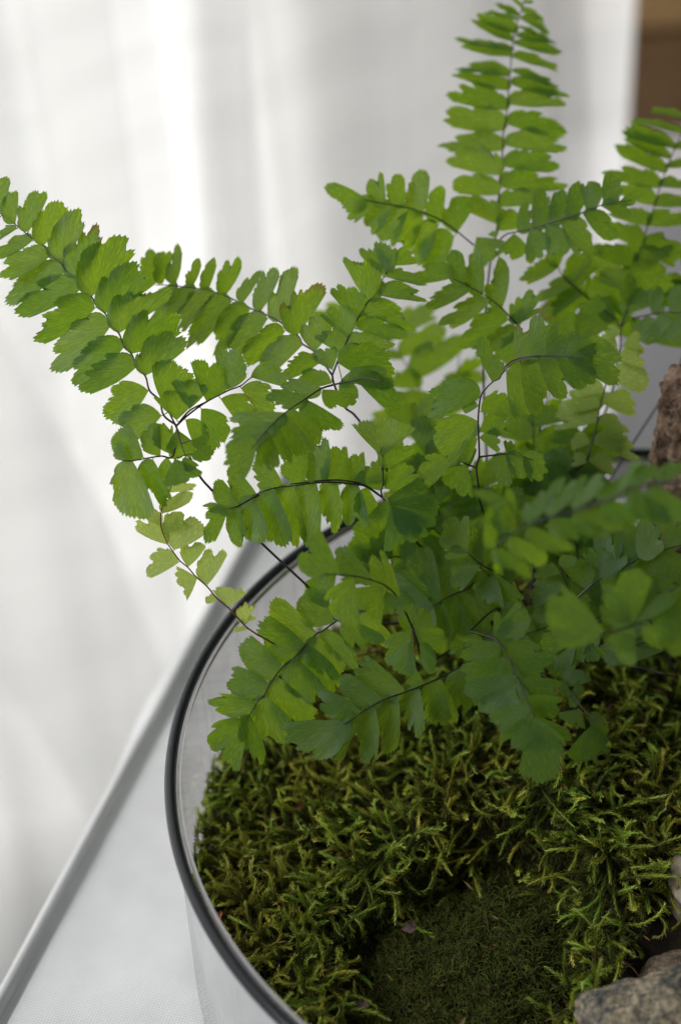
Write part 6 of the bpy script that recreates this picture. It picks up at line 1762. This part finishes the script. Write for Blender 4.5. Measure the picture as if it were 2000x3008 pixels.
 ],"""
-15.17,66.49,125.6 -27.05,69,130.64 0.43,0.38,0.82 0.63 0.1 1
-15.47,68.12,128.57 -7.18,71.64,135.92 -0.66,0.59,0.47 0.57 0.1 1
-15.77,69.74,131.53 -26.24,72.18,137 0.49,0.23,0.84 0.70 0.3 1
-15.65,71.33,134.45 -5.81,72.57,137.85 -0.3,0.72,0.62 0.67 0.1 1
-14.73,72.86,137.29 -21.59,76.38,141.19 0.61,0.49,0.62 0.66 0.3 0
-13.82,74.39,140.13 -2.44,76.19,144 -0.35,0.5,0.79 0.57 0.3 1
-12.9,75.91,142.96 -19.76,79.56,146.21 0.58,0.6,0.55 0.64 0.5 0
-11.99,77.43,145.78 -1.49,77.3,144.68 0.1,0.43,0.9 0.53 0.3 1
-11.53,78.19,147.19 -8.51,83.87,155.48 -0.95,0.04,0.32 0.62 0.4 1
"""),
]


def leaflet(B, T, l, w, fan, seed):
    r_ = random.Random(seed)
    B, T, l = np.array(B), np.array(T), np.array(l)
    a = T - B; Ln = np.linalg.norm(a); a /= Ln
    l = l - a * (l @ a); l /= np.linalg.norm(l)
    nrm = np.cross(a, l)
    if nrm[2] < 0: nrm = -nrm
    N = 44 if Ln > .006 else 30
    s = np.linspace(0, 1, N)
    # oblong outline: plain lower margin, toothed tip and upper margin
    cu = np.array([(.0, .83, -.38), (.09, .97, -.29), (.2, 1.03, -.05), (.31, .98, .22), (.43, .90, .42), (.60, .66, .58), (.8, .40, .63), (1., .13, .45)])
    ou = np.interp(s, cu[:, 0], cu[:, 1]); ov = np.interp(s, cu[:, 0], cu[:, 2])
    cp = np.array([(.0, .80, -.30), (.09, .96, -.20), (.18, 1.06, -.06), (.28, .95, .10), (.42, .80, .28), (.60, .58, .44), (.8, .36, .58), (1., .10, .52)])
    pt = min(1, max(0, (.56 - w) / .22 + r_.uniform(-.45, .35)))
    ou = ou * (1 - pt) + pt * np.interp(s, cp[:, 0], cp[:, 1]); ov = ov * (1 - pt) + pt * np.interp(s, cp[:, 0], cp[:, 2])
    th = np.radians(-48 + 100 * s)
    fu = .98 * np.cos(th * .92) ** .55; fv = .62 * np.sin(th) / math.sin(math.radians(50))
    w = w * (1.46 - .16 * fan)
    u = ou * (1 - fan) + fu * fan; v = (ov * (1 - fan) + fv * fan) * w
    # rounded lobes cut by narrow notches, fine sharp teeth on top
    nl = r_.choice((3, 4, 5, 5, 6))
    cuts = sorted(r_.uniform(.06, .94) for _ in range(nl))
    dec = np.ones(N)
    for c in cuts:
        dep, wd = r_.uniform(.06, .21) * (1 - .35 * fan), r_.uniform(.025, .06)
        x = (s - c) / wd
        dec -= dep * np.exp(-np.abs(x) ** 1.3) + dep * .30 * np.where(x > 0, np.exp(-x / 3), 0)
    dec += np.where(np.arange(N) % 2 == 0, .024, -.024) * np.array([r_.uniform(.3, 1.6) for _ in range(N)])
    dec += .03 * np.sin(s * 9 + r_.uniform(0, 6.28))
    rad = np.array([.0, .22, .45, .68, .88, 1.0]); m = len(rad)
    U = np.empty((N, m)); Vv = np.empty((N, m))
    for k, q in enumerate(rad):
        d = 1 + (dec - 1) * (q ** 6)
        U[:, k] = u * q * d; Vv[:, k] = v * q * d
        bow = 4 * q * (1 - q)
        Vv[:, k] += bow * (-.035 * (1 - s) ** 2 + .02 * s ** 2) * (1 - .6 * fan) * (w / .45)
        U[:, k] += bow * (-.07 * s ** 2) * (1 - fan)
    c1, c2, c3 = r_.uniform(-.06, .22), r_.uniform(-.2, .3), r_.uniform(0, 6.28)
    Vv += r_.uniform(-.22, .08) * (U ** 2 - .35 * U) * (1 - fan)
    Hh = -c1 * U ** 2 + c2 * Vv ** 2 + .022 * np.sin(U * 7 + c3) * np.sin(Vv * 9 / w * .5 + c3) + .018 * np.sin(s * 17 + c3)[:, None] * rad[None] ** 3
    Hh += r_.uniform(-.10, .10) * Vv
    P = B + Ln * (U[..., None] * a + Vv[..., None] * l + Hh[..., None] * nrm)
    V = np.vstack([P[:1, 0], P[:, 1:].reshape(-1, 3)])
    k = m - 1
    F = []
    for i in range(N - 1):
        F.append((0, 1 + i * k, 1 + (i + 1) * k))
        for j in range(k - 1):
            F.append((1 + i * k + j, 1 + i * k + j + 1, 1 + (i + 1) * k + j + 1, 1 + (i + 1) * k + j))
    uv = np.vstack([[(.5, 0)], np.stack([np.repeat(s[:, None], k, 1), np.repeat(rad[None, 1:], N, 0)], -1).reshape(-1, 2)])
    return V, F, uv


fern = empty('fern', (-.028, .062, .084), 'green maidenhair fern with thin black stalks growing out of the moss in the bowl', 'fern')
rest = Soup()
seed = 0
for lab, young, stems, leaves in FRONDS:
    sp = Soup()
    for r0, r1, pts in stems:
        P = np.array([[float(c) for c in q.split(',')] for q in pts.split()]) / 1000
        P = smooth_path(P, 5)
        rads = np.linspace(r0, r1, len(P)) / 1000 * (0.8 if young == 1 else 1)
        v, f = tube(P, rads, 6)
        sp.add(v, f)
    fo = sp.build('frond', STEM_YOUNG if young == 1 else STEM, fern)
    if lab: fo['label'] = lab
    for line in leaves.strip().split('\n'):
        b, t, l, w, fan, big = line.split()
        b, t, l = [[float(c) for c in q.split(',')] for q in (b, t, l)]
        seed += 1
        v, f, uv = leaflet(np.array(b) / 1000, np.array(t) / 1000, l, float(w), float(fan), seed)
        if big == '1' or young:
            mesh('leaflet', v, f, LEAF_YOUNG if young else LEAF, fo, uv=uv)
        else:
            rest.add(v, f, uv)
rs = rest.build('small_leaflet_mass', LEAF, fern)
rs['kind'] = 'stuff'
